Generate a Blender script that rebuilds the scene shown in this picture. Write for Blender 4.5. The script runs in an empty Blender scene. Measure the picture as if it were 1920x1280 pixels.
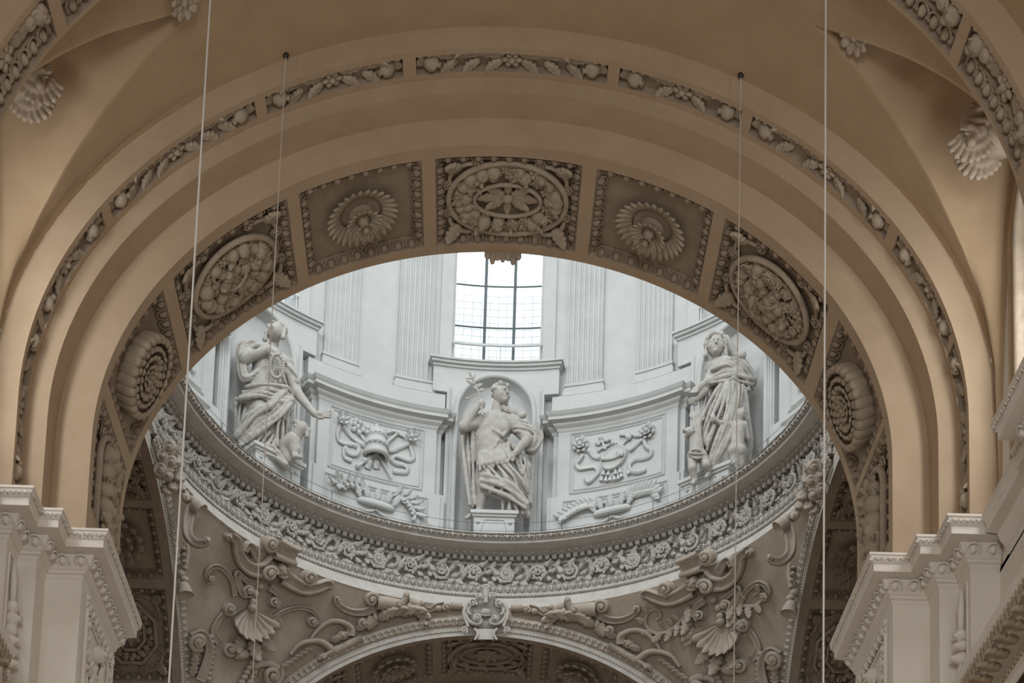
import bpy, math, random
import numpy as np
from mathutils import Vector, Matrix

random.seed(7)
rng = np.random.default_rng(7)
PI = math.pi
SC = bpy.context.scene
COL = SC.collection

# ------------------------------------------------------------------ camera
CF, CPITCH, CROLL, CYAW = 3301.5, 0.14466, 0.0341, -0.0068
CPX, CPY = 851.1, 2340.8                       # principal point in the 1920 x 1280 frame (a shifted lens)
CLOC = np.array([0.0129, -31.168, -18.25])
_cy, _sy, _cp, _sp = math.cos(CYAW), math.sin(CYAW), math.cos(CPITCH), math.sin(CPITCH)
_fw = np.array([_sy*_cp, _cy*_cp, _sp]); _rt = np.array([_cy, -_sy, 0.0]); _up = np.cross(_rt, _fw)
_cr, _sr = math.cos(CROLL), math.sin(CROLL)
cam_data = bpy.data.cameras.new('camera')
cam = bpy.data.objects.new('camera', cam_data); COL.objects.link(cam)
_R = _cr*_rt + _sr*_up; _U = -_sr*_rt + _cr*_up
cam.matrix_world = Matrix(((_R[0], _U[0], -_fw[0], CLOC[0]), (_R[1], _U[1], -_fw[1], CLOC[1]),
                           (_R[2], _U[2], -_fw[2], CLOC[2]), (0, 0, 0, 1)))
cam_data.sensor_fit = 'HORIZONTAL'; cam_data.sensor_width = 36.0
cam_data.lens = CF/1920*36
cam_data.shift_x = (960-CPX)/1920; cam_data.shift_y = (CPY-640)/1920
cam_data.clip_start = 0.5; cam_data.clip_end = 400
SC.camera = cam

# ------------------------------------------------------------------ world, light, exposure
world = bpy.data.worlds.new('overcast_daylight'); SC.world = world; world.use_nodes = True
_bg = world.node_tree.nodes['Background']
_bg.inputs['Color'].default_value = (0.96, 0.99, 1.0, 1); _bg.inputs['Strength'].default_value = 1.5
SC.view_settings.view_transform = 'Standard'; SC.view_settings.look = 'None'
SC.view_settings.exposure = 0.0; SC.view_settings.gamma = 1.0; SC.view_settings.use_curve_mapping = False
SC.cycles.max_bounces = 8; SC.cycles.diffuse_bounces = 6; SC.cycles.caustics_reflective = False; SC.cycles.caustics_refractive = False

WIN_POWER = 600
LANTERN_POWER = 1000
NAVE_POWER = 105
BAY_POWER = 85
WARM_FILL_POWER = 32
FACADE_POWER = 2400
def area_lamp(name, loc, aim, sx, sy, power, color):
    d = bpy.data.lights.new(name, 'AREA'); d.shape = 'RECTANGLE'; d.size = sx; d.size_y = sy; d.energy = power; d.color = color
    o = bpy.data.objects.new(name, d); COL.objects.link(o); o.location = loc
    o.rotation_euler = (Vector(aim)-Vector(loc)).to_track_quat('-Z', 'Y').to_euler()
    return o

# lamps added for daylight coming in at the drum windows that lie behind the arch (outside the picture)
for _k in (-4, -3, 3, -2, 2):
    _a = _k*PI/4
    area_lamp('drum_window_daylight', (0.06+10.2*math.sin(_a), 7.64+10.2*math.cos(_a), 18.4), (0.06+2.0*math.sin(_a), 7.64+2.0*math.cos(_a), 12.0), 2.5, 5.2, WIN_POWER*{-4: 1.0, -3: 1.5, 3: 0.75, -2: 0.5, 2: 0.3}[_k], (0.95, 0.99, 1.0))
# lamp added for top light, as through an assumed lantern of the dome
area_lamp('added_lantern_light', (0.06, 5.5, 29.5), (0.06, 11.0, 9.0), 4.5, 4.5, LANTERN_POWER, (0.95, 0.99, 1.0))
# lamp added behind the viewer for frontal light, an assumed west window, none modelled
area_lamp('assumed_west_light', (0, -38.5, -8.0), (0, 0, -4.0), 7.0, 8.0, FACADE_POWER, (0.92, 0.98, 1.0))
# added side lamps in the nearer nave bays (outside the picture), no windows modelled there
for _s in (-1, 1):
    for _y in (-11.5, -17.0, -22.5): area_lamp('added_nave_side_light', (_s*8.40, _y, -2.5), (0, _y+4.0, -3.5), 2.2, 4.2, BAY_POWER, (0.98, 0.99, 1.0))
    for _y in (-11.5, -17.0, -22.5): area_lamp('nave_warm_fill', (_s*8.40, _y, -12.5), (0, _y+3.0, -9.5), 3.2, 5.0, WARM_FILL_POWER, (1.0, 0.68, 0.40))  # added warm fill from below for the soffits, stands for no fixture
# lamps added for the daylight at the two nave windows of the bay
for _s in (-1, 1): area_lamp('added_nave_side_light', (_s*8.37, -6.6, 0.6), (_s*7.9, -4.0, 0.8), 0.5, 3.2, NAVE_POWER, (0.97, 0.99, 1.0))
# ------------------------------------------------------------------ where a pixel of the photograph lies on a surface of the church
def ray(px, py):
    X = px-CPX; Y = py-CPY
    x = _cr*X+_sr*Y; y = -_sr*X+_cr*Y
    return CLOC, _rt*x/CF-_up*y/CF+_fw
def onY(px, py, Y):
    o, d = ray(px, py); return o+d*((Y-o[1])/d[1])
def onX(px, py, X):
    o, d = ray(px, py); return o+d*((X-o[0])/d[0])
def proj(P):
    d = np.atleast_2d(P)-CLOC
    u, v, w = d@_rt, d@_up, d@_fw
    x, y = CF*u/w, -CF*v/w
    return np.stack([CPX+_cr*x-_sr*y, CPY+_sr*x+_cr*y], -1)

E = 0.848                    # rise of every arch against its half span
YC, XD = 7.64, 0.06          # axis of the dome
FLOOR = -20.0
def oncyl(px, py, R):
    o, d = ray(px, py); q = o[:2]-np.array([XD, YC]); e = d[:2]
    a = e@e; b = 2*q@e; c = q@q-R*R
    return o+d*((-b+math.sqrt(max(b*b-4*a*c, 0)))/(2*a))

# ------------------------------------------------------------------ materials
MATS = {}
def plaster(name, c1, c2, scale=3.0, bump=0.15, bscale=60.0, rough=0.85, streak=0.0):
    m = bpy.data.materials.new(name); m.use_nodes = True; nt = m.node_tree; n = nt.nodes; l = nt.links
    b = n['Principled BSDF']; b.inputs['Roughness'].default_value = rough
    tc = n.new('ShaderNodeNewGeometry')
    no = n.new('ShaderNodeTexNoise'); no.inputs['Scale'].default_value = scale; no.inputs['Detail'].default_value = 6; no.inputs['Roughness'].default_value = 0.6
    l.new(tc.outputs['Position'], no.inputs['Vector'])
    r = n.new('ShaderNodeValToRGB'); r.color_ramp.elements[0].position = 0.32; r.color_ramp.elements[1].position = 0.68
    r.color_ramp.elements[0].color = (*c1, 1); r.color_ramp.elements[1].color = (*c2, 1)
    l.new(no.outputs['Fac'], r.inputs['Fac']); l.new(r.outputs['Color'], b.inputs['Base Color'])
    n2 = n.new('ShaderNodeTexNoise'); n2.inputs['Scale'].default_value = bscale; n2.inputs['Detail'].default_value = 3
    l.new(tc.outputs['Position'], n2.inputs['Vector'])
    bp = n.new('ShaderNodeBump'); bp.inputs['Strength'].default_value = bump; bp.inputs['Distance'].default_value = 0.02
    l.new(n2.outputs['Fac'], bp.inputs['Height']); l.new(bp.outputs['Normal'], b.inputs['Normal'])
    MATS[name] = m; return m
def plain(name, col, rough=0.6, metal=0.0):
    m = bpy.data.materials.new(name); m.use_nodes = True; nt = m.node_tree; b = nt.nodes['Principled BSDF']
    no = nt.nodes.new('ShaderNodeTexNoise'); no.inputs['Scale'].default_value = 25
    mx = nt.nodes.new('ShaderNodeMixRGB'); mx.inputs['Color1'].default_value = (*[c*0.85 for c in col], 1); mx.inputs['Color2'].default_value = (*col, 1)
    nt.links.new(no.outputs['Fac'], mx.inputs['Fac']); nt.links.new(mx.outputs['Color'], b.inputs['Base Color'])
    b.inputs['Roughness'].default_value = rough; b.inputs['Metallic'].default_value = metal
    MATS[name] = m; return m
M_VAULT = plaster('warm_vault_plaster', (0.375, 0.262, 0.155), (0.425, 0.305, 0.188), 1.3, 0.12)
M_ARCH = plaster('beige_arch_plaster', (0.395, 0.29, 0.188), (0.445, 0.333, 0.224), 1.4, 0.12)
M_PIER = plaster('grey_beige_pier_plaster', (0.68, 0.62, 0.555), (0.74, 0.685, 0.62), 1.6, 0.10)
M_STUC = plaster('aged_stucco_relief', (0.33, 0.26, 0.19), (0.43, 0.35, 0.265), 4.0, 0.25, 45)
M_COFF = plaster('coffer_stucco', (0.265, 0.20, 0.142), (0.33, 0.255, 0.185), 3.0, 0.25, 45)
M_SHADE = plaster('shade_toned_coffer_stucco', (0.24, 0.195, 0.155), (0.31, 0.255, 0.205), 3.0, 0.25, 45)  # coffer stucco darkened, shade of the unlit far arches put into its colour
M_ORN = plaster('pendentive_ornament_stucco', (0.37, 0.315, 0.262), (0.45, 0.39, 0.33), 4.0, 0.3, 30)
M_PEND = plaster('rough_pendentive_plaster', (0.37, 0.31, 0.255), (0.45, 0.385, 0.32), 2.0, 0.5, 14)
M_RING = plaster('pale_ring_stucco', (0.44, 0.412, 0.375), (0.54, 0.515, 0.478), 4.0, 0.2, 40)
M_DRUM = plaster('white_drum_stucco', (0.5, 0.507, 0.5), (0.56, 0.567, 0.558), 1.5, 0.10, 40)
M_STAT = plaster('white_statue_stucco', (0.36, 0.34, 0.315), (0.49, 0.468, 0.44), 5.0, 0.25, 40)
M_FLOOR = plaster('warm_stone_floor', (0.24, 0.19, 0.145), (0.33, 0.265, 0.205), 0.6, 0.1, 8, 0.5)
M_DARKW = plain('dark_old_metal', (0.035, 0.03, 0.027), 0.6, 0.3)
M_ROPE = plain('pale_cord', (0.80, 0.78, 0.74), 0.7)
M_ROPED = plain('brown_cord', (0.58, 0.53, 0.46), 0.8)
M_LEAD = plain('window_bar_grey', (0.17, 0.19, 0.20), 0.6, 0.2)
M_BAR = plain('white_painted_bar', (0.72, 0.75, 0.75), 0.5)
def glass_mat():
    m = bpy.data.materials.new('clear_window_glass'); m.use_nodes = True; nt = m.node_tree; n = nt.nodes
    out = n['Material Output']; n.remove(n['Principled BSDF'])
    t = n.new('ShaderNodeBsdfTransparent'); t.inputs['Color'].default_value = (0.93, 0.97, 0.98, 1)
    g = n.new('ShaderNodeBsdfGlossy'); g.inputs['Roughness'].default_value = 0.05
    mx = n.new('ShaderNodeMixShader'); mx.inputs['Fac'].default_value = 0.05
    no = n.new('ShaderNodeTexNoise'); no.inputs['Scale'].default_value = 1.2
    cr = n.new('ShaderNodeValToRGB'); cr.color_ramp.elements[0].color = (0.88, 0.95, 0.97, 1); cr.color_ramp.elements[1].color = (0.97, 0.99, 1, 1)
    cr.color_ramp.elements[0].position = 0.4; cr.color_ramp.elements[1].position = 0.6
    nt.links.new(no.outputs['Fac'], cr.inputs['Fac']); nt.links.new(cr.outputs['Color'], t.inputs['Color'])
    nt.links.new(t.outputs[0], mx.inputs[1]); nt.links.new(g.outputs[0], mx.inputs[2]); nt.links.new(mx.outputs[0], out.inputs['Surface'])
    return m
M_GLASS = glass_mat()

# ------------------------------------------------------------------ mesh helpers
class MB:
    def __init__(s): s.v = []; s.f = []; s.n = 0
    def add(s, V, Fs):
        V = np.asarray(V, float).reshape(-1, 3); o = s.n; s.v.append(V); s.n += len(V)
        s.f.extend([tuple(i+o for i in f) for f in Fs])
    def grid(s, P, cu=False, cv=False):
        P = np.asarray(P, float); nu, nv = P.shape[:2]
        Fs = []
        for i in range(nu if cu else nu-1):
            i2 = (i+1) % nu
            for j in range(nv if cv else nv-1):
                j2 = (j+1) % nv
                Fs.append((i*nv+j, i2*nv+j, i2*nv+j2, i*nv+j2))
        s.add(P, Fs)
    def tube(s, pts, rad, n=8, caps=True, flat=None, up=None):
        P = np.asarray(pts, float); m = len(P)
        rad = np.full(m, rad, float) if np.isscalar(rad) else np.asarray(rad, float)
        T = np.gradient(P, axis=0); T /= np.linalg.norm(T, axis=1)[:, None]+1e-12
        if up is None:
            up = np.array([0, 0, 1.0]) if abs(T[0][2]) < 0.9 else np.array([1.0, 0, 0])
            N = np.empty_like(P); N0 = up-T[0]*(up@T[0])
            for i in range(m):
                N0 = N0-T[i]*(N0@T[i]); N0 = N0/(np.linalg.norm(N0)+1e-12); N[i] = N0
        else:
            up = np.asarray(up, float); up = np.broadcast_to(up, P.shape)
            N = up-T*np.sum(up*T, 1)[:, None]; N /= np.linalg.norm(N, axis=1)[:, None]+1e-12
        B = np.cross(T, N)
        a = np.linspace(0, 2*PI, n, endpoint=False)
        fl = 1.0 if flat is None else flat
        ring = P[:, None]+(np.cos(a)[None, :, None]*N[:, None]*fl+np.sin(a)[None, :, None]*B[:, None])*rad[:, None, None]
        o = s.n; s.grid(ring, cv=True)
        if caps:
            s.f.append(tuple(o+j for j in range(n))[::-1]); s.f.append(tuple(o+(m-1)*n+j for j in range(n)))
    def ell(s, c, r, M=None, nu=10, nv=7, half=False):
        t = np.linspace(0.0, PI/2 if half else PI, nv); a = np.linspace(0, 2*PI, nu, endpoint=False)
        P = np.stack([np.sin(t)[:, None]*np.cos(a)*r[0], np.sin(t)[:, None]*np.sin(a)*r[1], np.cos(t)[:, None]*np.ones(nu)*r[2]], -1)
        if M is not None: P = P@np.array(M).T
        s.grid(P+np.asarray(c), cv=True)
    def box(s, lo, hi, M=None):
        lo = np.asarray(lo, float); hi = np.asarray(hi, float)
        V = np.array([[(lo, hi)[i][0], (lo, hi)[j][1], (lo, hi)[k][2]] for i in (0, 1) for j in (0, 1) for k in (0, 1)])
        if M is not None: V = np.array([tuple(M @ Vector(v)) for v in V])
        s.add(V, [(0, 1, 3, 2), (4, 6, 7, 5), (0, 4, 5, 1), (2, 3, 7, 6), (0, 2, 6, 4), (1, 5, 7, 3)])
    def lathe(s, prof, n=16):
        a = np.linspace(0, 2*PI, n, endpoint=False); p = np.asarray(prof, float)
        s.grid(np.stack([p[:, 0][:, None]*np.cos(a), p[:, 0][:, None]*np.sin(a), p[:, 1][:, None]*np.ones(n)], -1), cv=True)
    def mesh(s, name, mat, smooth=True):
        me = bpy.data.meshes.new(name)
        V = np.concatenate(s.v) if s.v else np.zeros((0, 3))
        me.from_pydata(V.tolist(), [], s.f)
        if smooth: me.polygons.foreach_set('use_smooth', np.ones(len(me.polygons), bool))
        me.materials.append(mat); me.update(); return me

WM = {}
def link(name, data, M=None, parent=None):
    o = bpy.data.objects.new(name, data); COL.objects.link(o)
    M = Matrix.Identity(4) if M is None else M
    if parent is not None:
        o.parent = parent; o.matrix_parent_inverse = WM[parent].inverted()
    o.matrix_basis = M
    WM[o] = M
    return o
def tag(o, label=None, cat=None, group=None, kind=None):
    if label: o['label'] = label
    if cat: o['category'] = cat
    if group: o['group'] = group
    if kind: o['kind'] = kind
    return o
def thing(name, label, cat, loc=(0, 0, 0), group=None):
    return tag(link(name, None, Matrix.Translation(Vector(loc))), label, cat, group)
def part(name, mb, mat, parent, smooth=True, M=None):
    return link(name, mb.mesh(name, mat, smooth), M, parent)
def struct(name, mb, mat, smooth=False, label=None):
    o = link(name, mb.mesh(name, mat, smooth)); o['kind'] = 'structure'
    if label: o['label'] = label
    return o

class Patch:
    """a surface: fn(a, b, c) -> point; a to the side, b across, c out of the surface"""
    def __init__(s, fn): s.fn = fn
    def __call__(s, a, b, c=0.0): return np.asarray(s.fn(a, b, c), float)
    def path(s, pts): return np.array([s.fn(*(tuple(p)+(0.0,))[:3]) for p in pts])
    def frame(s, a, b, c=0.0, ang=0.0, sc=1.0):
        h = 1e-3; p = s(a, b, c)
        ex = (s(a+h, b, c)-s(a-h, b, c)); ez = (s(a, b, c+h)-s(a, b, c-h)); ex /= np.linalg.norm(ex); ez /= np.linalg.norm(ez)
        ex -= ez*(ex@ez); ex /= np.linalg.norm(ex); ey = np.cross(ez, ex)
        ey2 = s(a, b+h, c)-s(a, b-h, c)
        ca, sa = math.cos(ang), math.sin(ang)
        if ey@ey2 < 0: ang = -ang; ca, sa = math.cos(ang), math.sin(ang)
        fx = ca*ex+sa*ey; fy = -sa*ex+ca*ey
        if np.isscalar(sc): sc = (sc, sc, sc)
        return Matrix(((fx[0]*sc[0], fy[0]*sc[1], ez[0]*sc[2], p[0]), (fx[1]*sc[0], fy[1]*sc[1], ez[1]*sc[2], p[1]),
                       (fx[2]*sc[0], fy[2]*sc[1], ez[2]*sc[2], p[2]), (0, 0, 0, 1)))

class Arch:
    """an arch of half span r; s runs along the curve from the crown (to the right), d along its depth, w inwards"""
    def __init__(A, r, zc, place, stilt=6.0):
        A.r, A.zc, A.place = r, zc, place
        t = np.linspace(0, PI/2, 600); h = r*np.sin(t); z = E*r*np.cos(t)
        A.L = np.r_[0, np.cumsum(np.hypot(np.diff(h), np.diff(z)))]; A.t = t
    def hz(A, s, w=0.0):
        sg = 1 if s >= 0 else -1; q = abs(s)
        if q <= A.L[-1]:
            t = float(np.interp(q, A.L, A.t)); h = A.r*math.sin(t); z = E*A.r*math.cos(t)
            n = np.array([-math.sin(t)/A.r, -math.cos(t)/(E*A.r)]); n /= np.hypot(*n)
        else:
            h = A.r; z = -(q-A.L[-1]); n = np.array([-1.0, 0.0])
        return sg*(h+n[0]*w), A.zc+z+n[1]*w
    def at(A, s, d, w=0.0):
        h, z = A.hz(s, w); return A.place(h, d, z)
    def patch(A, s0, d0, sb=-1):
        return Patch(lambda a, b, c: A.at(s0+a, d0+sb*b, c))
placeN = lambda h, d, z: (h, d, z)
placeL = lambda h, d, z: (-8.15-d, YC+h, z)
placeR = lambda h, d, z: (8.15+d, YC-h, z)
A0 = Arch(7.0, 0.0, placeN)
ABK = Arch(7.08, 0.2, placeN)
ALT = Arch(7.0, 0.4, placeL)
ART = Arch(7.0, 0.4, placeR)
AR2 = Arch(7.98, 0.0, placeN)
def drum_patch(r, az0, z0):
    return Patch(lambda a, b, c: (XD+(r-c)*math.sin(az0+a/r), YC+(r-c)*math.cos(az0+a/r), z0+b))

# ------------------------------------------------------------------ the shell of the church
def arch_curve(r, zc, zbot, n=72):
    t = np.linspace(0, PI, n)
    h = -r*np.cos(t); z = zc+E*r*np.sin(t)
    return np.r_[[[-r, zbot]], np.c_[h, z], [[r, zbot]]]
def soffit(mb, r, zc, d0, d1, zbot, place, n=72):
    c = arch_curve(r, zc, zbot, n)
    mb.grid([[place(h, d, z) for d in (d0, d1)] for h, z in c])
def riser(mb, r1, r2, zc1, zc2, d, zbot, place, n=72):
    a = arch_curve(r1, zc1, zbot, n); b = arch_curve(r2, zc2, zbot, n)
    mb.grid([[place(*(p[0], d, p[1])), place(*(q[0], d, q[1]))] for p, q in zip(a, b)])

ZB = -2.62      # underside of the pier cornices
CO = 0.14       # the coffers sit a little right of the crown
COFF = [('garland', -11.3, -9.2), ('rose', -8.92, -6.86), ('oval', -6.58, -4.0), ('sun', -3.77, -1.44), ('centre', -1.2, 1.49),
        ('sun', 1.75, 4.03), ('oval', 4.27, 6.80), ('rose', 7.10, 9.15), ('garland', 9.3, 11.5)]
CD0, CD1 = -0.22, -2.46
# near crossing arch: the coffered soffit (rails and ribs between the coffers), stepped face
mb = MB()
srow = sorted(set([-12.0, 12.0]+[x for _, a, b in COFF for x in (a, b)]))
def strip(mb, s0, s1, d0, d1, A, w=0.0, step=0.3):
    n = max(1, int(abs(s1-s0)/step)); ss = np.linspace(s0, s1, n+1)
    mb.grid([[A.at(s, d0, w), A.at(s, d1, w)] for s in ss])
strip(mb, -12.0, 12.0, 0.0, CD0, A0); strip(mb, -12.0, 12.0, CD1, -2.73, A0)
edges = [-12.0]+[x for _, a, b in COFF for x in (a, b)]+[12.0]
for i in range(0, len(edges), 2): strip(mb, edges[i], edges[i+1], CD0, CD1, A0)
riser(mb, 7.0, 8.9, 0, 0.0, 0.0, ZB, placeN)
arch_soffit = struct('trim_1', mb, M_ARCH, False, 'coffered crossing arch with plain ribs between its panels')
mb = MB()
riser(mb, 7.0, 7.64, 0, 0, -2.73, ZB, placeN); soffit(mb, 7.64, 0, -2.73, -3.32, ZB, placeN)
riser(mb, 7.64, 7.98, 0, 0, -3.32, ZB, placeN); soffit(mb, 7.98, 0, -3.32, -3.45, ZB, placeN); soffit(mb, 7.98, 0, -3.84, -3.96, ZB, placeN)
riser(mb, 7.98, 8.47, 0, 0, -3.96, ZB, placeN)
LEAFP = [(-13.1, -10.12), (-9.95, -7.85), (-7.65, -4.48), (-4.28, -1.78), (-1.55, 1.82), (2.03, 4.30), (4.50, 7.62), (7.85, 9.90), (10.05, 13.1)]
strip(mb, -14, LEAFP[0][0], -3.45, -3.84, AR2)
for i in range(len(LEAFP)-1): strip(mb, LEAFP[i][1], LEAFP[i+1][0], -3.45, -3.84, AR2)
arch_face = struct('trim_2', mb, M_ARCH, False, 'plain stepped front of the crossing arch')
# nave vault with the lunettes cut in
GR = np.array([(0, 5.80), (.23, 5.32), (.55, 4.75), (.82, 4.15), (1.15, 3.28), (1.37, 2.33), (1.48, 1.2), (1.55, -2.7)])
LY = -5.65; WY = -6.6
def groin_z(Y): return float(np.interp(abs(Y-LY), GR[:, 0], GR[:, 1]))
def vault_x(z): return 8.47*math.sqrt(max(0.0, 1-(max(z, 0)/(E*8.47))**2))
def wall_z(Y):
    q = min(1.0, abs(Y-LY)/1.56); return -2.7+6.9*math.sqrt(1-q*q)
mbv = MB(); mbl = {-1: MB(), 1: MB()}
Ys = LY+np.concatenate([[-1.70], -GR[::-1, 0], GR[1:, 0], [1.70]])
Ys = np.unique(np.round(np.concatenate([np.linspace(LY-1.55, LY+1.55, 41), [-7.35, -3.96]]), 4))
rows = []
for Y in Ys:
    z = groin_z(Y) if abs(Y-LY) < 1.55 else -2.7
    if z > 0: t0 = math.asin(min(1, z/(E*8.47)))
    else: t0 = 0.0
    c = [(8.47*math.cos(t), Y, E*8.47*math.sin(t)) for t in np.linspace(t0, PI-t0, 60)]
    lo = [(8.47, Y, z)] if z <= 0 else [c[0]]; hi = [(-8.47, Y, z)] if z <= 0 else [c[-1]]
    rows.append(lo+c+hi)
mbv.grid(rows)
# rest of the nave, towards and past the camera
for y0, y1 in ((-8.3, -12.0), (-12.0, -40.0)): soffit(mbv, 8.47, 0, y0, y1, -2.6, placeN, 40)
ceiling = struct('ceiling', mbv, M_VAULT, True, 'plain barrel vault of the nave')
for sg in (-1, 1):
    m = MB(); rws = []
    for Y in np.linspace(LY-1.545, LY+1.545, 41):
        zg = groin_z(Y); xg = vault_x(zg); zw = min(wall_z(Y), zg+0.2); 
        rws.append([(sg*(xg+(8.47-xg)*k), Y, zg+(zw-zg)*k+0.50*math.sin(PI*k**0.8)*max(0, 1-abs(Y-LY)/1.5)**0.7) for k in np.linspace(0, 1, 10)])
    m.grid(rws)
    struct('ceiling_lunette', m, M_VAULT, True, 'lunette cut into the nave vault above the side window')
# near transverse rib
m = MB()
soffit(m, 7.97, 0, -7.35, -7.42, ZB, placeN); soffit(m, 7.97, 0, -8.18, -8.3, ZB, placeN)
riser(m, 7.97, 8.47, 0, 0, -7.35, ZB, placeN); riser(m, 7.97, 8.47, 0, 0, -8.3, ZB, placeN)
ANR = Arch(7.97, 0.0, placeN)
NEARP = [(-9.9, -7.78), (-7.55, -5.3), (5.4, 7.66), (7.87, 9.85)]
for a, b in ((-14, -9.9), (-7.78, -7.55), (-5.3, 5.4), (7.66, 7.87), (9.85, 14)): strip(m, a, b, -7.42, -8.18, ANR)
struct('trim_3', m, M_ARCH, False, 'transverse rib of the nave vault with sunk ornament panels')

# side walls of the nave above the cornice, with an arched window in the bay
def win_arch(y, zs=2.2, hw=0.4, top=2.8):
    q = abs(y-WY)/hw
    return None if q > 1 else zs+(top-zs)*math.sqrt(1-q*q)
for sg, nm in ((-1, 'wall_left'), (1, 'wall_right')):
    m = MB(); X = sg*8.47
    yy = np.linspace(LY-1.56, LY+1.56, 53); yy = np.unique(np.concatenate([yy, [WY-0.4, WY+0.4]]))
    for a, b in zip(yy[:-1], yy[1:]):
        mid = (a+b)/2
        if abs(mid-WY) < 0.4:
            m.add([(X, a, -2.7), (X, b, -2.7), (X, b, -1.2), (X, a, -1.2)], [(0, 1, 2, 3)])
            m.add([(X, a, win_arch(a) or 2.2), (X, b, win_arch(b) or 2.2), (X, b, wall_z(b)), (X, a, wall_z(a))], [(0, 1, 2, 3)])
        else:
            m.add([(X, a, -2.7), (X, b, -2.7), (X, b, wall_z(b)), (X, a, wall_z(a))], [(0, 1, 2, 3)])
    # window reveal
    yr = np.concatenate([[WY-0.4], np.linspace(WY-0.4, WY+0.4, 25), [WY+0.4]])
    zr = np.concatenate([[-1.2], [(win_arch(y) or 2.2) for y in np.linspace(WY-0.4, WY+0.4, 25)], [-1.2]])
    m.grid([[(X, y, z), (X+sg*0.7, y, z)] for y, z in zip(yr, zr)])
    m.add([(X, WY-.4, -1.2), (X, WY+.4, -1.2), (X+sg*.7, WY+.4, -1.2), (X+sg*.7, WY-.4, -1.2)], [(0, 1, 2, 3)])
    # plain wall below the cornice, between the piers, and nearer bays
    for y0, y1 in ((-7.35, -3.96),):
        m.add([(X, y0, -6.5), (X, y1, -6.5), (X, y1, -2.62), (X, y0, -2.62)], [(0, 1, 2, 3)])
    struct(nm, m, M_PIER, False, 'upper nave wall with an arched window')
m = MB()
for sg in (-1, 1): m.add([(sg*8.47, -40, FLOOR), (sg*8.47, -8.3, FLOOR), (sg*8.47, -8.3, -2.6), (sg*8.47, -40, -2.6)], [(0, 1, 2, 3)]); m.add([(sg*8.47, -7.35, FLOOR), (sg*8.47, -3.96, FLOOR), (sg*8.47, -3.96, -6.5), (sg*8.47, -7.35, -6.5)], [(0, 1, 2, 3)])
m.add([(-8.47, -40, FLOOR), (8.47, -40, FLOOR), (8.47, -40, 7.3), (-8.47, -40, 7.3)], [(0, 1, 2, 3)])
struct('wall_nave', m, M_PIER, False, 'nave walls towards and behind the viewer')
floor = MB(); floor.add([(-40, -60, FLOOR), (40, -60, FLOOR), (40, 45, FLOOR), (-40, 45, FLOOR)], [(0, 1, 2, 3)])
struct('floor', floor, M_FLOOR)

# piers below the cornice (plan steps as the arch above)
PLAN = [(-8.47, -14.0), (-8.47, -8.3), (-7.97, -8.3), (-7.97, -7.35), (-8.47, -7.35), (-8.47, -3.96), (-7.98, -3.96), (-7.98, -3.32), (-7.64, -3.32), (-7.64, -2.73), (-7.0, -2.73), (-7.0, 0.0)]
for sg, nm in ((-1, 'pier_left'), (1, 'pier_right')):
    m = MB()
    pl = [(sg*-x, y) for x, y in PLAN[5:]]+[(sg*8.6, 0.0)]
    m.grid([[(x, y, FLOOR), (x, y, -2.4)] for x, y in pl])
    pl = [(sg*-x, y) for x, y in PLAN[1:5]]
    m.grid([[(x, y, FLOOR), (x, y, -2.4)] for x, y in pl])
    struct(nm, m, M_PIER, False, 'stepped pier that carries the crossing arch')

# far and side arches of the crossing, with the vaults behind them
def deep_arch(A, place, nm, label, d0, depth, zc, r):
    m = MB()
    riser(m, r, r+0.52, zc, zc, d0, -8, place)
    struct(nm, m, M_RING, False, label)
    return m
m = MB(); riser(m, 7.08, 7.62, 0.2, 0.2, 15.8, -8, placeN); struct('trim_4', m, M_RING, False, 'pale archivolt band of the far crossing arch')
m = MB(); soffit(m, 7.08, 0.2, 15.8, 16.02, -8, placeN); soffit(m, 7.08, 0.2, 18.2, 18.5, -8, placeN)
FARP = [(-8.92, -6.86), (-6.6, -4.08), (-3.85, -1.52), (-1.28, 1.40), (1.64, 3.97), (4.2, 6.73), (7.0, 9.1)]
fe = [-14]+[x for p in FARP for x in p]+[14]
for i in range(0, len(fe), 2): strip(m, fe[i], fe[i+1], 16.02, 18.2, ABK, 0, 0.4)
soffit(m, 7.6, 0.2, 18.5, 30, -8, placeN, 40); riser(m, 7.08, 7.6, 0.2, 0.2, 18.5, -8, placeN)
m.add([(-8, 30, -8), (8, 30, -8), (8, 30, 8), (-8, 30, 8)], [(0, 1, 2, 3)])
struct('trim_8', m, M_SHADE, False, 'dark coffered arch and vault beyond the crossing')
for sg, A, place, nm in ((-1, ALT, placeL, 'left'), (1, ART, placeR, 'right')):
    m = MB(); riser(m, 7.0, 7.5, 0.4, 0.4, 0.0, -8, place); struct('trim_5' if sg < 0 else 'trim_6', m, M_RING, False, 'pale archivolt of the %s transept arch' % nm)
    m = MB(); soffit(m, 7.0, 0.4, 0.0, 0.25, -8, place); soffit(m, 7.0, 0.4, 2.4, 2.7, -8, place)
    SIDEP = [(0.3, 1.75), (2.0, 4.15), (4.4, 6.9)]
    if sg > 0: SIDEP = [(-b, -a) for a, b in SIDEP][::-1]
    fe = [-14]+[x for p in SIDEP for x in p]+[14]
    for i in range(0, len(fe), 2): strip(m, fe[i], fe[i+1], 0.25, 2.4, A, 0, 0.4)
    soffit(m, 7.5, 0.4, 2.7, 9, -8, place, 40); riser(m, 7.0, 7.5, 0.4, 0.4, 2.7, -8, place)
    m.add([place(-8, 9, -8), place(8, 9, -8), place(8, 9, 8), place(-8, 9, 8)], [(0, 1, 2, 3)])
    struct('trim_9' if sg < 0 else 'trim_10', m, M_SHADE, False, 'dark coffered %s transept arch and vault' % nm)
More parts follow.
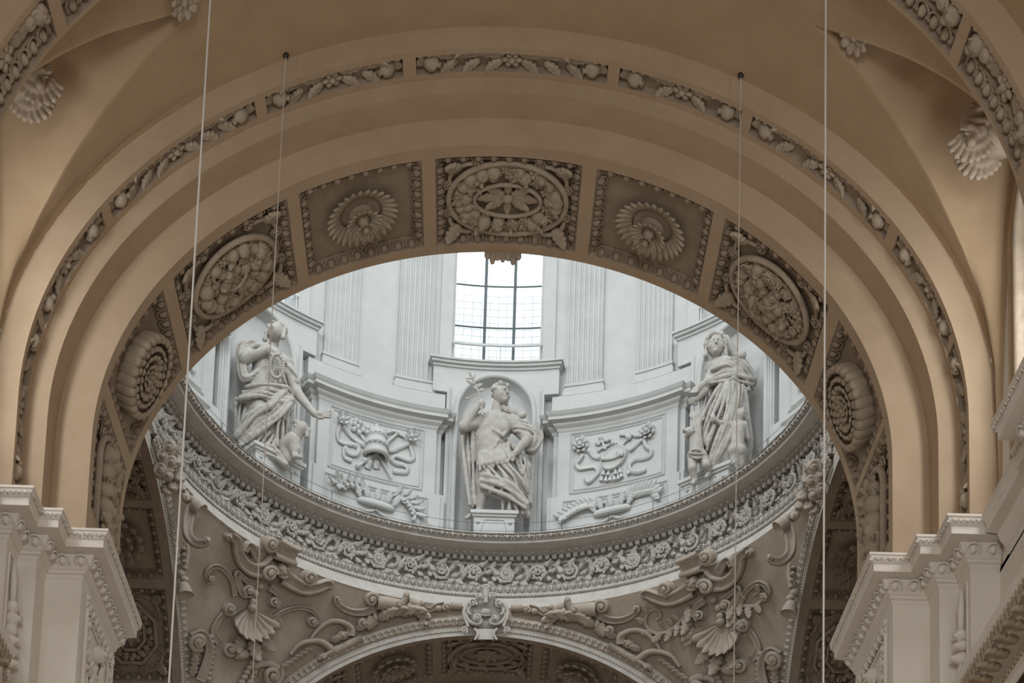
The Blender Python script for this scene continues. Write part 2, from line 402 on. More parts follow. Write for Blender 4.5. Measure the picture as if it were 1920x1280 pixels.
# pier corners under the pendentives
for sx in (-1, 1):
    m = MB()
    m.grid([[(sx*7.08, 15.8, FLOOR), (sx*7.08, 15.8, 1.5)], [(sx*8.15, 15.8, FLOOR), (sx*8.15, 15.8, 1.5)], [(sx*8.15, YC+7.0, FLOOR), (sx*8.15, YC+7.0, 1.5)]])
    struct('pier_far', m, M_PIER, False, 'far pier of the crossing')

# pendentives: from the extrados of two arches up to the ring
RB, ZR = 8.19, 7.07
def pend(side, t, s):
    """t 0 at the crown of the far arch, 1 at the crown of the side arch; s 0 at the ring, 1 at the arches"""
    az = t*PI/2
    R = np.array([side*RB*math.sin(az), YC+RB*math.cos(az), ZR])
    if t <= 0.5:
        u = t/0.5*PI/2; q = 7.62; B = np.array([side*q*math.sin(u), 15.8, 0.2+E*q*math.cos(u)])
    else:
        u = (1-t)/0.5*PI/2; q = 7.5; B = np.array([side*8.15, YC+q*math.sin(u), 0.4+E*q*math.cos(u)])
    if abs(t-0.5) < 0.08:
        k = 1-abs(t-0.5)/0.08; B = B*(1-k)+np.array([side*8.0, 15.45, min(B[2], 0.3)])*k
    P = R+(B-R)*s
    L = np.linalg.norm(B-R)
    out = np.array([side*math.sin(az), math.cos(az), -0.35]); out /= np.linalg.norm(out)
    return P+out*(0.10*L*s*(1-s)*1.2)
class Pend:
    def __init__(p, side):
        p.side = side
        p.T = np.linspace(0, 1, 121); p.S = np.linspace(0, 1, 61)
        p.P = np.array([[pend(side, t, s) for s in p.S] for t in p.T])
        p.px = proj(p.P.reshape(-1, 3)).reshape(121, 61, 2)
    def ts(p, px, py):
        d = (p.px[..., 0]-px)**2+(p.px[..., 1]-py)**2
        i, j = np.unravel_index(d.argmin(), d.shape)
        t, s = p.T[i], p.S[j]
        for _ in range(4):
            h = 1e-3; q = proj(pend(p.side, t, s))[0]
            J = np.stack([(proj(pend(p.side, t+h, s))[0]-q)/h, (proj(pend(p.side, t, s+h))[0]-q)/h], 1)
            try: dt = np.linalg.solve(J, np.array([px, py])-q)
            except Exception: break
            dt = np.clip(dt, -0.05, 0.05); t = min(max(t+dt[0], 0), 1); s = min(max(s+dt[1], -0.1), 1.1)
        return t, s
    def at(p, px, py, c=0.0):
        t, s = p.ts(px, py); h = 1e-3
        P = pend(p.side, t, s)
        n = np.cross(pend(p.side, min(t+h, 1), s)-pend(p.side, max(t-h, 0), s), pend(p.side, t, s+h)-pend(p.side, t, s-h))
        n /= np.linalg.norm(n)+1e-12
        if n@(np.array([0, YC, 4.0])-P) < 0: n = -n
        return P+n*c, n
PL, PR = Pend(-1), Pend(1)
for p, nm in ((PL, 'left'), (PR, 'right')):
    m = MB(); m.grid(p.P); struct('wall_pendentive_'+nm, m, M_PEND, True, 'rough plaster pendentive on the %s between far arch and ring' % nm)

# ring entablature of the dome
def revolve(mb, prof, a0=0, a1=2*PI, n=160):
    az = np.linspace(a0, a1, n+1)
    mb.grid([[(XD+r*math.sin(a), YC+r*math.cos(a), z) for r, z in prof] for a in az])
m = MB(); revolve(m, [(9.9, 9.14), (7.80, 9.14), (7.78, 9.115), (7.86, 9.105), (7.95, 9.03), (7.93, 9.005), (7.93, 8.90), (8.25, 8.87), (8.28, 8.85), (8.38, 8.76), (8.56, 8.76), (8.56, 8.62), (8.50, 8.60), (8.50, 8.54), (8.62, 8.52), (8.62, 7.92), (8.44, 7.90), (8.46, 7.86), (8.42, 7.80), (8.42, 7.68), (8.40, 7.63), (8.38, 7.57), (8.40, 7.49), (8.38, 7.46), (8.19, 7.07), (8.6, 7.0)])
ring = struct('trim_7', m, M_RING, False, 'round entablature ring below the dome')

# drum wall with eight windows
WZ0, WZ1 = 15.65, 21.0
m = MB(); RW = 9.75
NA = 240
hw = math.radians(7.6)
def iswin(a):
    q = (a+PI/8) % (PI/4)-PI/8; return abs(q) < hw
azs = np.unique(np.round(np.concatenate([np.linspace(-PI, PI, NA+1)]+[[k*PI/4-hw, k*PI/4+hw] for k in range(-4, 5)]), 5)); azs = azs[(azs >= -PI-1e-6) & (azs <= PI+1e-6)]
for a, b in zip(azs[:-1], azs[1:]):
    spans = [(9.0, WZ0), (WZ1, 23.0)] if iswin((a+b)/2) else [(9.0, 23.0)]
    for z0, z1 in spans:
        m.add([(XD+RW*math.sin(t), YC+RW*math.cos(t), z) for t in (a, b) for z in (z0, z1)], [(0, 1, 3, 2)])
for k in range(-4, 4):
    for s in (-1, 1):
        t = k*PI/4+s*hw
        m.add([(XD+r*math.sin(t), YC+r*math.cos(t), z) for r in (RW, RW+0.6) for z in (WZ0, WZ1)], [(0, 1, 3, 2)])
    m.grid([[(XD+r*math.sin(t), YC+r*math.cos(t), WZ0) for r in (RW, RW+0.6)] for t in np.linspace(k*PI/4-hw, k*PI/4+hw, 7)])
    m.grid([[(XD+r*math.sin(t), YC+r*math.cos(t), WZ1) for r in (RW, RW+0.6)] for t in np.linspace(k*PI/4-hw, k*PI/4+hw, 7)])
drum = struct('wall_drum', m, M_DRUM, False, 'round white drum of the dome')

# dome shell above the drum (out of the picture), with a lantern eye
m = MB(); aa = np.linspace(0, 2*PI, 65); m.grid([[(XD+9.9*math.cos(u)*math.sin(a), YC+9.9*math.cos(u)*math.cos(a), 22.9+8.5*math.sin(u)) for u in np.linspace(0, math.radians(72), 14)] for a in aa])
struct('ceiling_dome', m, M_DRUM, True, 'dome over the crossing')

# ------------------------------------------------------------------ ornament templates (one mesh each, shared by every copy)
def spiral(turns, r0, r1, n, a0=0.0, hand=1):
    k = np.linspace(0, 1, n); a = a0+hand*2*PI*turns*k; r = r0+(r1-r0)*k**0.8
    return np.stack([r*np.cos(a), r*np.sin(a)], -1)
def T_egg():
    m = MB(); m.ell((0, 0, 0), (0.075, 0.085, 0.075), None, 8, 4, True)
    a = np.linspace(-0.2*PI, 1.2*PI, 11)
    m.tube(np.stack([0.115*np.cos(a), 0.02-0.105*np.sin(a)*-1, 0.02+0*a], -1), 0.020, 4, True)
    return m
def T_eggdart():
    m = T_egg()
    m.add([(0.14, 0.10, 0.0), (0.125, -0.02, 0.01), (0.14, -0.09, 0.0), (0.155, -0.02, 0.01), (0.14, 0.02, 0.06), (0.14, -0.07, 0.04)],
          [(0, 1, 4), (0, 4, 3), (1, 5, 4), (4, 5, 3), (1, 2, 5), (5, 2, 3)])
    return m
def T_petal(w=0.2, lift=0.12, tip=0.0, thick=0.05, cup=0.05):
    """pointed petal along +x, length 1"""
    m = MB(); n = 7; P = []; Q = []
    for k in np.linspace(0, 1, n):
        ww = w*max(0.02, math.sin(PI*min(1, (0.12+0.88*k))**0.85)**0.75); z = lift*math.sin(PI*k*0.6)+tip*k*k
        P.append([(k, y*ww, z+thick*(1-y*y)*1.2-cup*abs(y)**2*0.3) for y in (-1, -0.5, 0, 0.5, 1)]); Q.append([(k, y*ww, z-thick) for y in (1, 0, -1)])
    ring = [a+b for a, b in zip(P, Q)]
    m.grid(ring, cv=True); m.f.append(tuple(range(8))); m.f.append(tuple((n-1)*8+i for i in range(8))[::-1]); return m
def T_round_petal():
    m = MB(); n = 7; R = []
    for k in np.linspace(0, 1, n):
        ww = 0.33*math.sqrt(max(0.02, math.sin(PI*(0.15+0.8*k)))); z = 0.34*math.sin(PI*0.5*k)+0.02
        if k > 0.8: z -= (k-0.8)*0.6
        R.append([(k, y*ww, z-0.10*y*y) for y in (-1, -0.6, 0, 0.6, 1)]+[(k*0.95, y*ww*0.95, z-0.16) for y in (1, 0, -1)])
    m.grid(R, cv=True); m.f.append(tuple((n-1)*8+i for i in range(8))[::-1]); return m
def T_acanthus(lobes=4, w=0.32, curl=0.30):
    """lobed leaf along +x, length 1, tip curling up"""
    m = MB(); n = 2*lobes*2+3; R = []
    for i, k in enumerate(np.linspace(0, 1, n)):
        env = math.sin(PI*(0.10+0.86*k))**0.8; ww = w*env*(0.62+0.38*abs(math.sin(PI*lobes*k))**0.7)
        z = 0.10*math.sin(PI*k)+curl*max(0, k-0.45)**2*2.2; kk = k-0.10*max(0, k-0.7)
        R.append([(kk+0.10*env*abs(y)*0, y*ww, z+0.06*(1-abs(y))-0.045*math.cos(2*PI*y)*env) for y in (-1, -0.72, -0.4, 0, 0.4, 0.72, 1)]
                 +[(kk, y*ww, z-0.10) for y in (0.9, 0, -0.9)])
    m.grid(R, cv=True); m.f.append(tuple((n-1)*10+i for i in range(10))[::-1]); m.f.append(tuple(range(10))); return m
def T_volute(turns=1.7, hand=1, flat=0.55, rise=0.28):
    m = MB(); n = 30
    P = spiral(turns, 1.0, 0.16, n, 0.0, hand); k = np.linspace(0, 1, n)
    m.tube(np.c_[P, 0.10+rise*k], np.linspace(0.15, 0.10, n), 6, True)
    m.ell((P[-1][0]*0.4, P[-1][1]*0.4, 0.10+rise), (0.2, 0.2, 0.2), None, 8, 5)
    a = np.linspace(0, 2*PI, 16, endpoint=False); disc = [(0.92*math.cos(t), 0.92*math.sin(t), 0.02) for t in a]
    m.add(disc+[(0, 0, 0.16)], [(i, (i+1) % 16, 16) for i in range(16)])
    return m
def T_apple():
    m = MB(); m.lathe([(0.0, -0.9), (0.62, -0.75), (0.98, -0.1), (0.9, 0.5), (0.5, 0.88), (0.2, 0.86), (0.06, 0.74), (0.0, 0.8)], 10); return m
def T_pear():
    m = MB(); m.lathe([(0.0, -0.9), (0.6, -0.72), (0.85, -0.1), (0.62, 0.5), (0.36, 0.95), (0.26, 1.25), (0.0, 1.36)], 10); return m
def T_pome():
    m = MB(); m.lathe([(0.0, -0.9), (0.7, -0.7), (0.98, 0), (0.75, 0.6), (0.3, 0.82), (0.26, 0.95), (0.42, 1.2), (0.25, 1.1), (0.0, 0.92)], 10); return m
def T_bloom():
    m = MB(); m.ell((0, 0, 0.15), (0.34, 0.34, 0.36), None, 8, 5)
    for k in range(6):
        a = k*PI/3; M = np.array([[math.cos(a), -math.sin(a), 0], [math.sin(a), math.cos(a), 0], [0, 0, 1]])
        m.ell(M@np.array([0.58, 0, 0.12]), (0.42, 0.3, 0.2), M, 7, 5)
    return m
def T_grapes():
    m = MB(); r = random.Random(3)
    for k in range(24):
        a = r.random()*2*PI; q = math.sqrt(r.random())*0.75; m.ell((q*math.cos(a), q*math.sin(a), 0.75*math.sqrt(1-q*q)*0.8), (0.22, 0.22, 0.22), None, 6, 4)
    m.ell((0, 0, 0.05), (0.8, 0.8, 0.5), None, 8, 5); return m
def T_bead(): m = MB(); m.ell((0, 0, 0), (1, 1, 1), None, 8, 6); return m
def T_shell(n=9):
    """scallop fan opening along -y, radius 1"""
    m = MB(); na = n*4+1; R = []
    for q in np.linspace(0.1, 1, 8):
        row = []
        for i, t in enumerate(np.linspace(-0.42*PI, 0.42*PI, na)):
            rib = abs(math.cos(PI*i/4)); rr = q*(1-(0.10*(1-rib) if q > 0.8 else 0))
            row.append((rr*math.sin(t), -rr*math.cos(t), 0.05+0.16*q*rib+0.25*q*q))
        R.append(row)
    m.grid(R); m.grid([[(x, y, z-0.12) for x, y, z in row] for row in R[::-1]])
    top = R[-1]; m.grid([top, [(x, y, z-0.12) for x, y, z in top]]); m.ell((0, 0, 0.12), (0.16, 0.16, 0.16), None, 8, 5); return m
TPL = {}
def tpl(key, mat):
    k = (key, mat.name)
    if k not in TPL:
        mk = {'egg': T_egg, 'eggdart': T_eggdart, 'petal': T_petal, 'spike': lambda: T_petal(0.17, 0.16, 0.05, 0.06), 'rpetal': T_round_petal, 'leaf': T_acanthus,
              'leaf2': lambda: T_acanthus(3, 0.26, 0.55), 'leaflong': lambda: T_acanthus(6, 0.2, 0.2), 'vol': T_volute, 'volm': lambda: T_volute(1.7, -1), 'apple': T_apple, 'pear': T_pear, 'pome': T_pome,
              'bloom': T_bloom, 'grapes': T_grapes, 'bead': T_bead, 'shell': T_shell}[key]
        TPL[k] = mk().mesh(key, mat)
    return TPL[k]
def put(name, key, mat, M, parent): return link(name, tpl(key, mat), M, parent)
RX = lambda a: Matrix.Rotation(a, 4, 'X'); RY = lambda a: Matrix.Rotation(a, 4, 'Y'); RZ = lambda a: Matrix.Rotation(a, 4, 'Z')
def S3(x, y=None, z=None): return Matrix.Diagonal((x, x if y is None else y, x if z is None else z, 1))

def eggs_line(P, p0, p1, pitch, size, mat, parent, tilt=0.6, c=-0.07, key='eggdart', ends=True):
    """a run of egg mouldings from p0 to p1 (a, b); the eggs point to the left of the walking direction"""
    p0 = np.array(p0, float); p1 = np.array(p1, float); L = np.linalg.norm(p1-p0); n = max(1, int(round(L/pitch)))
    ang = math.atan2(p1[1]-p0[1], p1[0]-p0[0])
    for i in range(n):
        q = p0+(p1-p0)*((i+0.5)/n)
        put('egg', key, mat, P.frame(q[0], q[1], c, ang) @ RX(-tilt) @ S3(size, size, size), parent)
def bed(P, a0, a1, b0, b1, mat, parent, inset=0.17, depth=0.15, na=14):
    """sunk field of a coffer: sloping border, small fillet and floor"""
    m = MB(); aa = np.linspace(a0, a1, na)
    prof = [(0, 0), (0.02, -0.03), (inset, -depth+0.02), (inset+0.015, -depth), (inset+0.05, -depth)]
    def loop(off, c):
        A0_, A1_, B0_, B1_ = a0+off, a1-off, b0+off, b1-off
        pts = [(x, B0_) for x in np.linspace(A0_, A1_, na)]+[(A1_, y) for y in np.linspace(B0_, B1_, 8)[1:]]+[(x, B1_) for x in np.linspace(A1_, A0_, na)[1:]]+[(A0_, y) for y in np.linspace(B1_, B0_, 8)[1:-1]]
        return [P(x, y, c) for x, y in pts]
    m.grid([loop(o, c) for o, c in prof], cv=True)
    o = prof[-1][0]
    m.grid([[P(x, y, -depth) for y in np.linspace(b0+o, b1-o, 6)] for x in np.linspace(a0+o, a1-o, na)])
    return part('panel_bed', m, mat, parent, False)
def egg_frame(P, a0, a1, b0, b1, mat, parent, pitch=0.28, size=0.95, inset=0.09, sides='fnlr', tilt=0.65, c=-0.06):
    # b small = far side, b large = camera side for the nave arches
    if 'f' in sides: eggs_line(P, (a0+0.1, b0+inset), (a1-0.1, b0+inset), pitch, size, mat, parent, tilt, c)
    if 'n' in sides: eggs_line(P, (a1-0.1, b1-inset), (a0+0.1, b1-inset), pitch, size, mat, parent, tilt, c)
    if 'r' in sides: eggs_line(P, (a1-inset, b0+0.2), (a1-inset, b1-0.2), pitch, size, mat, parent, tilt, c)
    if 'l' in sides: eggs_line(P, (a0+inset, b1-0.2), (a0+inset, b0+0.2), pitch, size, mat, parent, tilt, c)
def ring_tube(P, ra, rb, c, rad, mat, parent, name='oval_moulding', n=48, a0=0, b0=0, sides=6):
    m = MB(); t = np.linspace(0, 2*PI, n+1); pts = np.array([P(a0+ra*math.cos(x), b0+rb*math.sin(x), c) for x in t])
    up = np.array([np.array(P(a0+ra*math.cos(x), b0+rb*math.sin(x), c+0.01))-np.array(P(a0+ra*math.cos(x), b0+rb*math.sin(x), c)) for x in t])*100
    m.tube(pts, rad, sides, False, None, up); return part(name, m, mat, parent)
def dome_disc(P, ra, rb, c0, h, mat, parent, name='disc', a0=0, b0=0):
    m = MB(); R = []
    for q in np.linspace(1, 0.02, 7): R.append([P(a0+ra*q*math.cos(x), b0+rb*q*math.sin(x), c0+h*math.sqrt(max(0, 1-q*q))) for x in np.linspace(0, 2*PI, 28, endpoint=False)])
    m.grid(R, cv=True); return part(name, m, mat, parent)
def petals(P, n, r0, ln, wsc, c, tilt, mat, parent, key='spike', a0=0.0, b0=0.0, ph=0.0, name='petal', zs=None):
    for k in range(n):
        t = ph+2*PI*k/n; M = P.frame(a0+r0*math.cos(t), b0+r0*math.sin(t), c, t)
        put(name, key, mat, M @ RY(-tilt) @ S3(ln, wsc, zs or ln), parent)
FR = ['apple', 'apple', 'pear', 'pome', 'bloom', 'pome', 'apple', 'grapes', 'bloom']
def fruits(P, spots, mat, parent, rnd, r=0.17, c=-0.05):
    for a, b in spots:
        k = rnd.choice(FR); q = r*(0.85+0.45*rnd.random())
        nm = {'apple': 'apple', 'pear': 'pear', 'pome': 'pomegranate', 'bloom': 'blossom', 'grapes': 'grape_bunch'}[k]
        M = P.frame(a, b, c, rnd.random()*6.28)
        if k in ('apple', 'pear', 'pome'): M = M @ RX((rnd.random()-0.5)*2.2) @ RY((rnd.random()-0.5)*1.6)
        put(nm, k, mat, M @ S3(q), parent)
        if rnd.random() < 0.6:
            put('leaf', 'leaf2', mat, P.frame(a+0.06*rnd.uniform(-1, 1), b+0.06*rnd.uniform(-1, 1), c+0.02, rnd.random()*6.28) @ RY(-0.15) @ S3(q*1.6), parent)
def scroll_path(P, pts, r0, r1, mat, parent, name='scroll', n=6, c=0.05, flat=1.0):
    """a stem through points (a, b) smoothed, tapered from r0 to r1"""
    q = smooth_path(pts, 6); m = MB(); X = np.array([P(a, b, c) for a, b in q])
    m.tube(X, np.linspace(r0, r1, len(X)), n); return part(name, m, mat, parent)
def smooth_path(pts, k=6):
    p = np.asarray(pts, float); n = len(p); out = []
    for i in range(n-1):
        p0 = p[max(i-1, 0)]; p1 = p[i]; p2 = p[i+1]; p3 = p[min(i+2, n-1)]
        for t in np.linspace(0, 1, k, endpoint=False):
            out.append(0.5*((2*p1)+(-p0+p2)*t+(2*p0-5*p1+4*p2-p3)*t*t+(-p0+3*p1-3*p2+p3)*t**3))
    out.append(p[-1]); return np.array(out)

# ------------------------------------------------------------------ the coffers of the near crossing arch
DM = (CD0+CD1)/2; DH = (CD0-CD1)/2
LBL = {('centre', 0): 'large fruit wreath coffer with leaf rosette at the crown of the crossing arch',
       ('sun', -1): 'coffer with pointed sunflower rosette left of the crown coffer', ('sun', 1): 'coffer with pointed sunflower rosette right of the crown coffer',
       ('oval', -1): 'coffer with oval fruit basket and scrolls on the left shoulder of the arch', ('oval', 1): 'coffer with oval fruit basket and scrolls on the right shoulder of the arch',
       ('rose', -1): 'coffer with thick many petalled rosette on the left flank of the arch', ('rose', 1): 'coffer with thick many petalled rosette on the right flank of the arch',
       ('garland', -1): 'tall coffer with hanging fruit garland above the left pier cornice', ('garland', 1): 'tall coffer with hanging fruit garland above the right pier cornice'}
def corner_scrolls(P, ha, hb, oa, ob, mat, t, c=-0.10, big=0.15):
    for sa in (-1, 1):
        for sb in (-1, 1):
            x, y = sa*(ha-0.36), sb*(hb-0.34)
            put('leaf', 'leaf', mat, P.frame(x-sa*0.10, y-sb*0.08, c, math.atan2(sb, sa)) @ RY(-0.25) @ S3(0.42, 0.5, 0.5), t)
            for k in (0, 1):
                px_, py_ = (sa*(ha-0.78), sb*(hb-0.27)) if k == 0 else (sa*(ha-0.27), sb*(hb-0.78))
                hand = 'vol' if (sa*sb > 0) == (k == 0) else 'volm'
                put('volute', hand, mat, P.frame(px_, py_, c, math.atan2(sb, sa)+(0.9 if k else -0.9)*sa*sb) @ S3(big*0.85), t)
                q = [(px_+sa*0.10*(1-k), py_+sb*0.10*k), ((px_+x)/2+sa*0.04*k, (py_+y)/2+sb*0.04*(1-k)), (x, y)]
                scroll_path(P, q, 0.035, 0.055, mat, t, 'stem', 5, c+0.02)
rnd = random.Random(11)
for kind, s0, s1 in COFF:
    sc = (s0+s1)/2; ha = (s1-s0)/2; hb = DH
    side = 0 if kind == 'centre' else (-1 if sc < 0 else 1)
    P = A0.patch(sc, DM)
    t = thing('coffer', LBL[(kind, side)], 'coffer', P(0, 0, 0), 'coffers of the crossing arch')
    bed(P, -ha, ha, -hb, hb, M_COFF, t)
    egg_frame(P, -ha, ha, -hb, hb, M_COFF, t)
    if kind == 'centre':
        ring_tube(P, 1.10, 0.90, -0.06, 0.055, M_STUC, t); ring_tube(P, 0.99, 0.79, -0.09, 0.03, M_STUC, t)
        for k in range(40):
            x = 2*PI*k/40; put('egg', 'egg', M_STUC, P.frame(1.04*math.cos(x), 0.84*math.sin(x), -0.10, math.atan2(0.84*math.sin(x), 1.04*math.cos(x))-PI/2) @ S3(0.55), t)
        ring_tube(P, 0.62, 0.40, -0.03, 0.04, M_STUC, t, 'inner_moulding')
        ros = dome_disc(P, 0.10, 0.09, -0.08, 0.09, M_STUC, t, 'rosette')
        for k in range(8):
            x = 2*PI*k/8; ln = 0.50 if k % 4 == 0 else (0.31 if k % 4 == 2 else 0.42)
            put('leaf', 'leaf', M_STUC, P.frame(0.09*math.cos(x), 0.08*math.sin(x), -0.10, math.atan2(0.6*math.sin(x), math.cos(x))) @ S3(ln, ln*0.85, 0.3), ros)
        spots = []
        for rr_, n in ((0.76, 17), (0.90, 24)):
            for k in range(n):
                x = 2*PI*(k+0.3*rnd.random())/n; spots.append((rr_*math.cos(x)*1.02, rr_*0.74*math.sin(x)*1.05))
        fruits(P, spots, M_STUC, t, rnd, 0.125, -0.08)
        corner_scrolls(P, ha, hb, 1.1, 0.9, M_STUC, t)
        m = MB()            # little lambrequin that hangs below the edge
        # small hanging lambrequin on the far edge
        for i, x in enumerate(np.linspace(-0.30, 0.30, 7)):
            q = A0.at(sc-0.05+x, 0.02, 0); hgt = (0.16, 0.30, 0.20, 0.24, 0.20, 0.30, 0.16)[i]
            m.ell((q[0], q[1], q[2]-hgt*0.35), (0.065, 0.05, hgt*0.5), None, 8, 6)
        m.tube([A0.at(sc-0.05+x, 0.03, 0.02) for x in np.linspace(-0.36, 0.36, 9)], 0.045, 6)
        part('lambrequin', m, M_STUC, t)
    elif kind == 'sun':
        ros = dome_disc(P, 0.42, 0.40, -0.14, 0.05, M_COFF, t, 'rosette')
        petals(P, 28, 0.40, 0.32, 0.46, -0.10, 0.22, M_STUC, ros)
        dome_disc(P, 0.24, 0.23, -0.08, 0.10, M_COFF, ros, 'cushion')
        petals(P, 18, 0.15, 0.24, 0.34, 0.06, 0.30, M_STUC, ros, ph=0.1)
        m = MB(); m.lathe([(0.14, -0.06), (0.09, 0.06), (0.06, 0.18), (0.06, 0.30), (0.05, 0.34), (0.0, 0.36)], 14)
        core = part('pendant', m, M_STUC, ros, True, P.frame(0, 0, 0.05))
        petals(P, 13, 0.04, 0.21, 0.22, 0.20, 0.45, M_STUC, ros, ph=0.05)
        petals(P, 11, 0.04, 0.12, 0.12, 0.33, 0.9, M_STUC, ros, ph=0.05)
        put('seed_head', 'grapes', M_STUC, P.frame(0, 0, 0.38) @ S3(0.075), ros)
    elif kind == 'oval':
        oa, ob = 0.92, 0.76
        ring_tube(P, oa, ob, -0.02, 0.06, M_STUC, t); ring_tube(P, oa-0.17, ob-0.17, -0.03, 0.045, M_STUC, t)
        m = MB(); m.grid([[P((oa-k*0.17)*math.cos(x), (ob-k*0.17)*math.sin(x), -0.03-0.05*math.sin(PI*k)) for x in np.linspace(0, 2*PI, 40, endpoint=False)] for k in (0, 0.5, 1)], cv=True); part('oval_band', m, M_STUC, t)
        for k in range(20):
            x = 2*PI*k/20; put('egg', 'eggdart', M_STUC, P.frame((oa-0.085)*math.cos(x), (ob-0.085)*math.sin(x), -0.06, math.atan2((ob-0.1)*math.sin(x), (oa-0.1)*math.cos(x))-PI/2) @ S3(0.75, 0.75, 0.9), t)
        spots = [(0.0, 0.0)]
        for rr_, n in ((0.22, 6), (0.44, 12), (0.64, 18)):
            for k in range(n):
                x = 2*PI*(k+0.4*rnd.random())/n; spots.append((rr_*math.cos(x)*1.08, rr_*math.sin(x)*0.84))
        fruits(P, spots, M_STUC, t, rnd, 0.13, 0.0)
        m = MB(); x = np.linspace(0, PI, 14); m.tube([P(0.22*math.cos(v), 0.05+0.10*math.cos(v), 0.10+0.14*math.sin(v)) for v in x], 0.022, 6); part('basket_handle', m, M_STUC, t)
        corner_scrolls(P, ha, hb, oa, ob, M_STUC, t)
    elif kind == 'rose':
        ros = dome_disc(P, 0.66, 0.66, -0.14, 0.06, M_COFF, t, 'rosette')
        petals(P, 24, 0.72, 0.36, 0.40, -0.15, 1.95, M_STUC, ros, 'rpetal', zs=-0.50); petals(P, 20, 0.50, 0.30, 0.34, -0.10, 1.75, M_STUC, ros, 'rpetal', ph=0.13, zs=-0.36)
        petals(P, 16, 0.27, 0.30, 0.28, -0.06, 0.95, M_STUC, ros, 'rpetal'); petals(P, 11, 0.12, 0.24, 0.22, 0.0, 0.9, M_STUC, ros, 'rpetal')
        petals(P, 7, 0.04, 0.18, 0.17, 0.05, 0.9, M_STUC, ros, 'rpetal'); put('seed_head', 'bloom', M_STUC, P.frame(0, 0, 0.12) @ S3(0.10), ros)
    else:
        # hanging garland of fruit in a round headed frame
        up = 1 if sc < 0 else -1        # direction of s that climbs
        Q = Patch(lambda a, b, c, P=P, up=up: P(up*a, b, c))
        m = MB(); x = np.linspace(0, PI, 16); pts = [(-ha-0.6, -0.62)]+[(0.30+0.55*math.sin(v), -0.62*math.cos(v)) for v in x]+[(-ha-0.6, 0.62)]
        m.tube([Q(a, b, -0.03) for a, b in pts], 0.07, 6); part('niche_moulding', m, M_STUC, t)
        put('volute', 'vol', M_STUC, Q.frame(0.78, 0.45, -0.10, 2.2) @ S3(0.16), t); put('volute', 'volm', M_STUC, Q.frame(0.78, -0.45, -0.10, -2.2) @ S3(0.16), t)
        put('leaf', 'leaf', M_STUC, Q.frame(0.72, 0, -0.08, PI) @ S3(0.5), t)
        for i in range(15):
            a = 0.55-i*0.155
            for b in ((-0.22, 0.05, 0.30) if i % 2 else (-0.30, -0.05, 0.22)):
                fruits(Q, [(a+rnd.uniform(-.03, .03), b)], M_STUC, t, rnd, 0.155, 0.03)

# ------------------------------------------------------------------ leaf panels on the second rib
def leaf_panel(s0, s1, label, grp, A=AR2, d0=-3.45, d1=-3.84):
    sc = (s0+s1)/2; ha = (s1-s0)/2; hb = (d0-d1)/2; P = A.patch(sc, (d0+d1)/2)
    t = thing('leaf_panel', label, 'relief panel', P(0, 0, 0), grp)
    m = MB(); aa = np.linspace(-ha, ha, max(4, int(ha*8)))
    m.grid([[P(a, -hb, 0), P(a, -hb+0.01, -0.12), P(a, hb-0.01, -0.12), P(a, hb, 0)] for a in aa])
    for e in (-ha, ha): m.add([P(e, -hb, 0), P(e, hb, 0), P(e, hb, -0.12), P(e, -hb, -0.12)], [(0, 1, 2, 3)])
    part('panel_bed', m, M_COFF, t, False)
    n = int(2*ha/0.16)
    for i in range(n): put('bead', 'bead', M_COFF, P.frame(-ha+2*ha*(i+0.5)/n, hb-0.02, -0.03) @ S3(0.05, 0.03, 0.04), t)
    for e in (-1, 1):
        put('fruit', 'pome', M_STUC, P.frame(e*(ha-0.28), -0.01, -0.06) @ RY(-e*1.1) @ S3(0.15), t)
        put('leaf', 'leaf', M_STUC, P.frame(e*(ha-0.20), 0, -0.12, 0 if e > 0 else PI) @ S3(0.2, 0.45, 0.4), t)
    put('blossom', 'bloom', M_STUC, P.frame(0, 0, -0.10) @ S3(0.20, 0.18, 0.24), t)
    nl = max(1, int((ha-0.55)/0.34))
    for e in (-1, 1):
        for k in range(nl):
            a = 0.12+(ha-0.62)*k/max(1, nl-0.3)
            put('leaf', 'leaf2' if k % 2 else 'leaf', M_STUC, P.frame(e*a, 0.06, -0.12, (0.22 if e > 0 else PI-0.22)) @ S3(0.52, 0.42, 0.5), t)
            put('leaf', 'leaf', M_STUC, P.frame(e*(a+0.05), -0.03, -0.09, (-0.55 if e > 0 else PI+0.55)) @ S3(0.36, 0.34, 0.45), t)
NTH = ['second', 'third', 'fourth', 'fifth']
for i, (a, b) in enumerate(LEAFP):
    k = i-4
    lb = 'narrow leaf panel at the crown of the outer rib' if k == 0 else 'narrow leaf panel on the outer rib, %s from the crown towards the %s' % (['first', 'second', 'third', 'last'][abs(k)-1], 'left' if k < 0 else 'right')
    leaf_panel(a, b, lb, 'leaf panels of the outer rib')
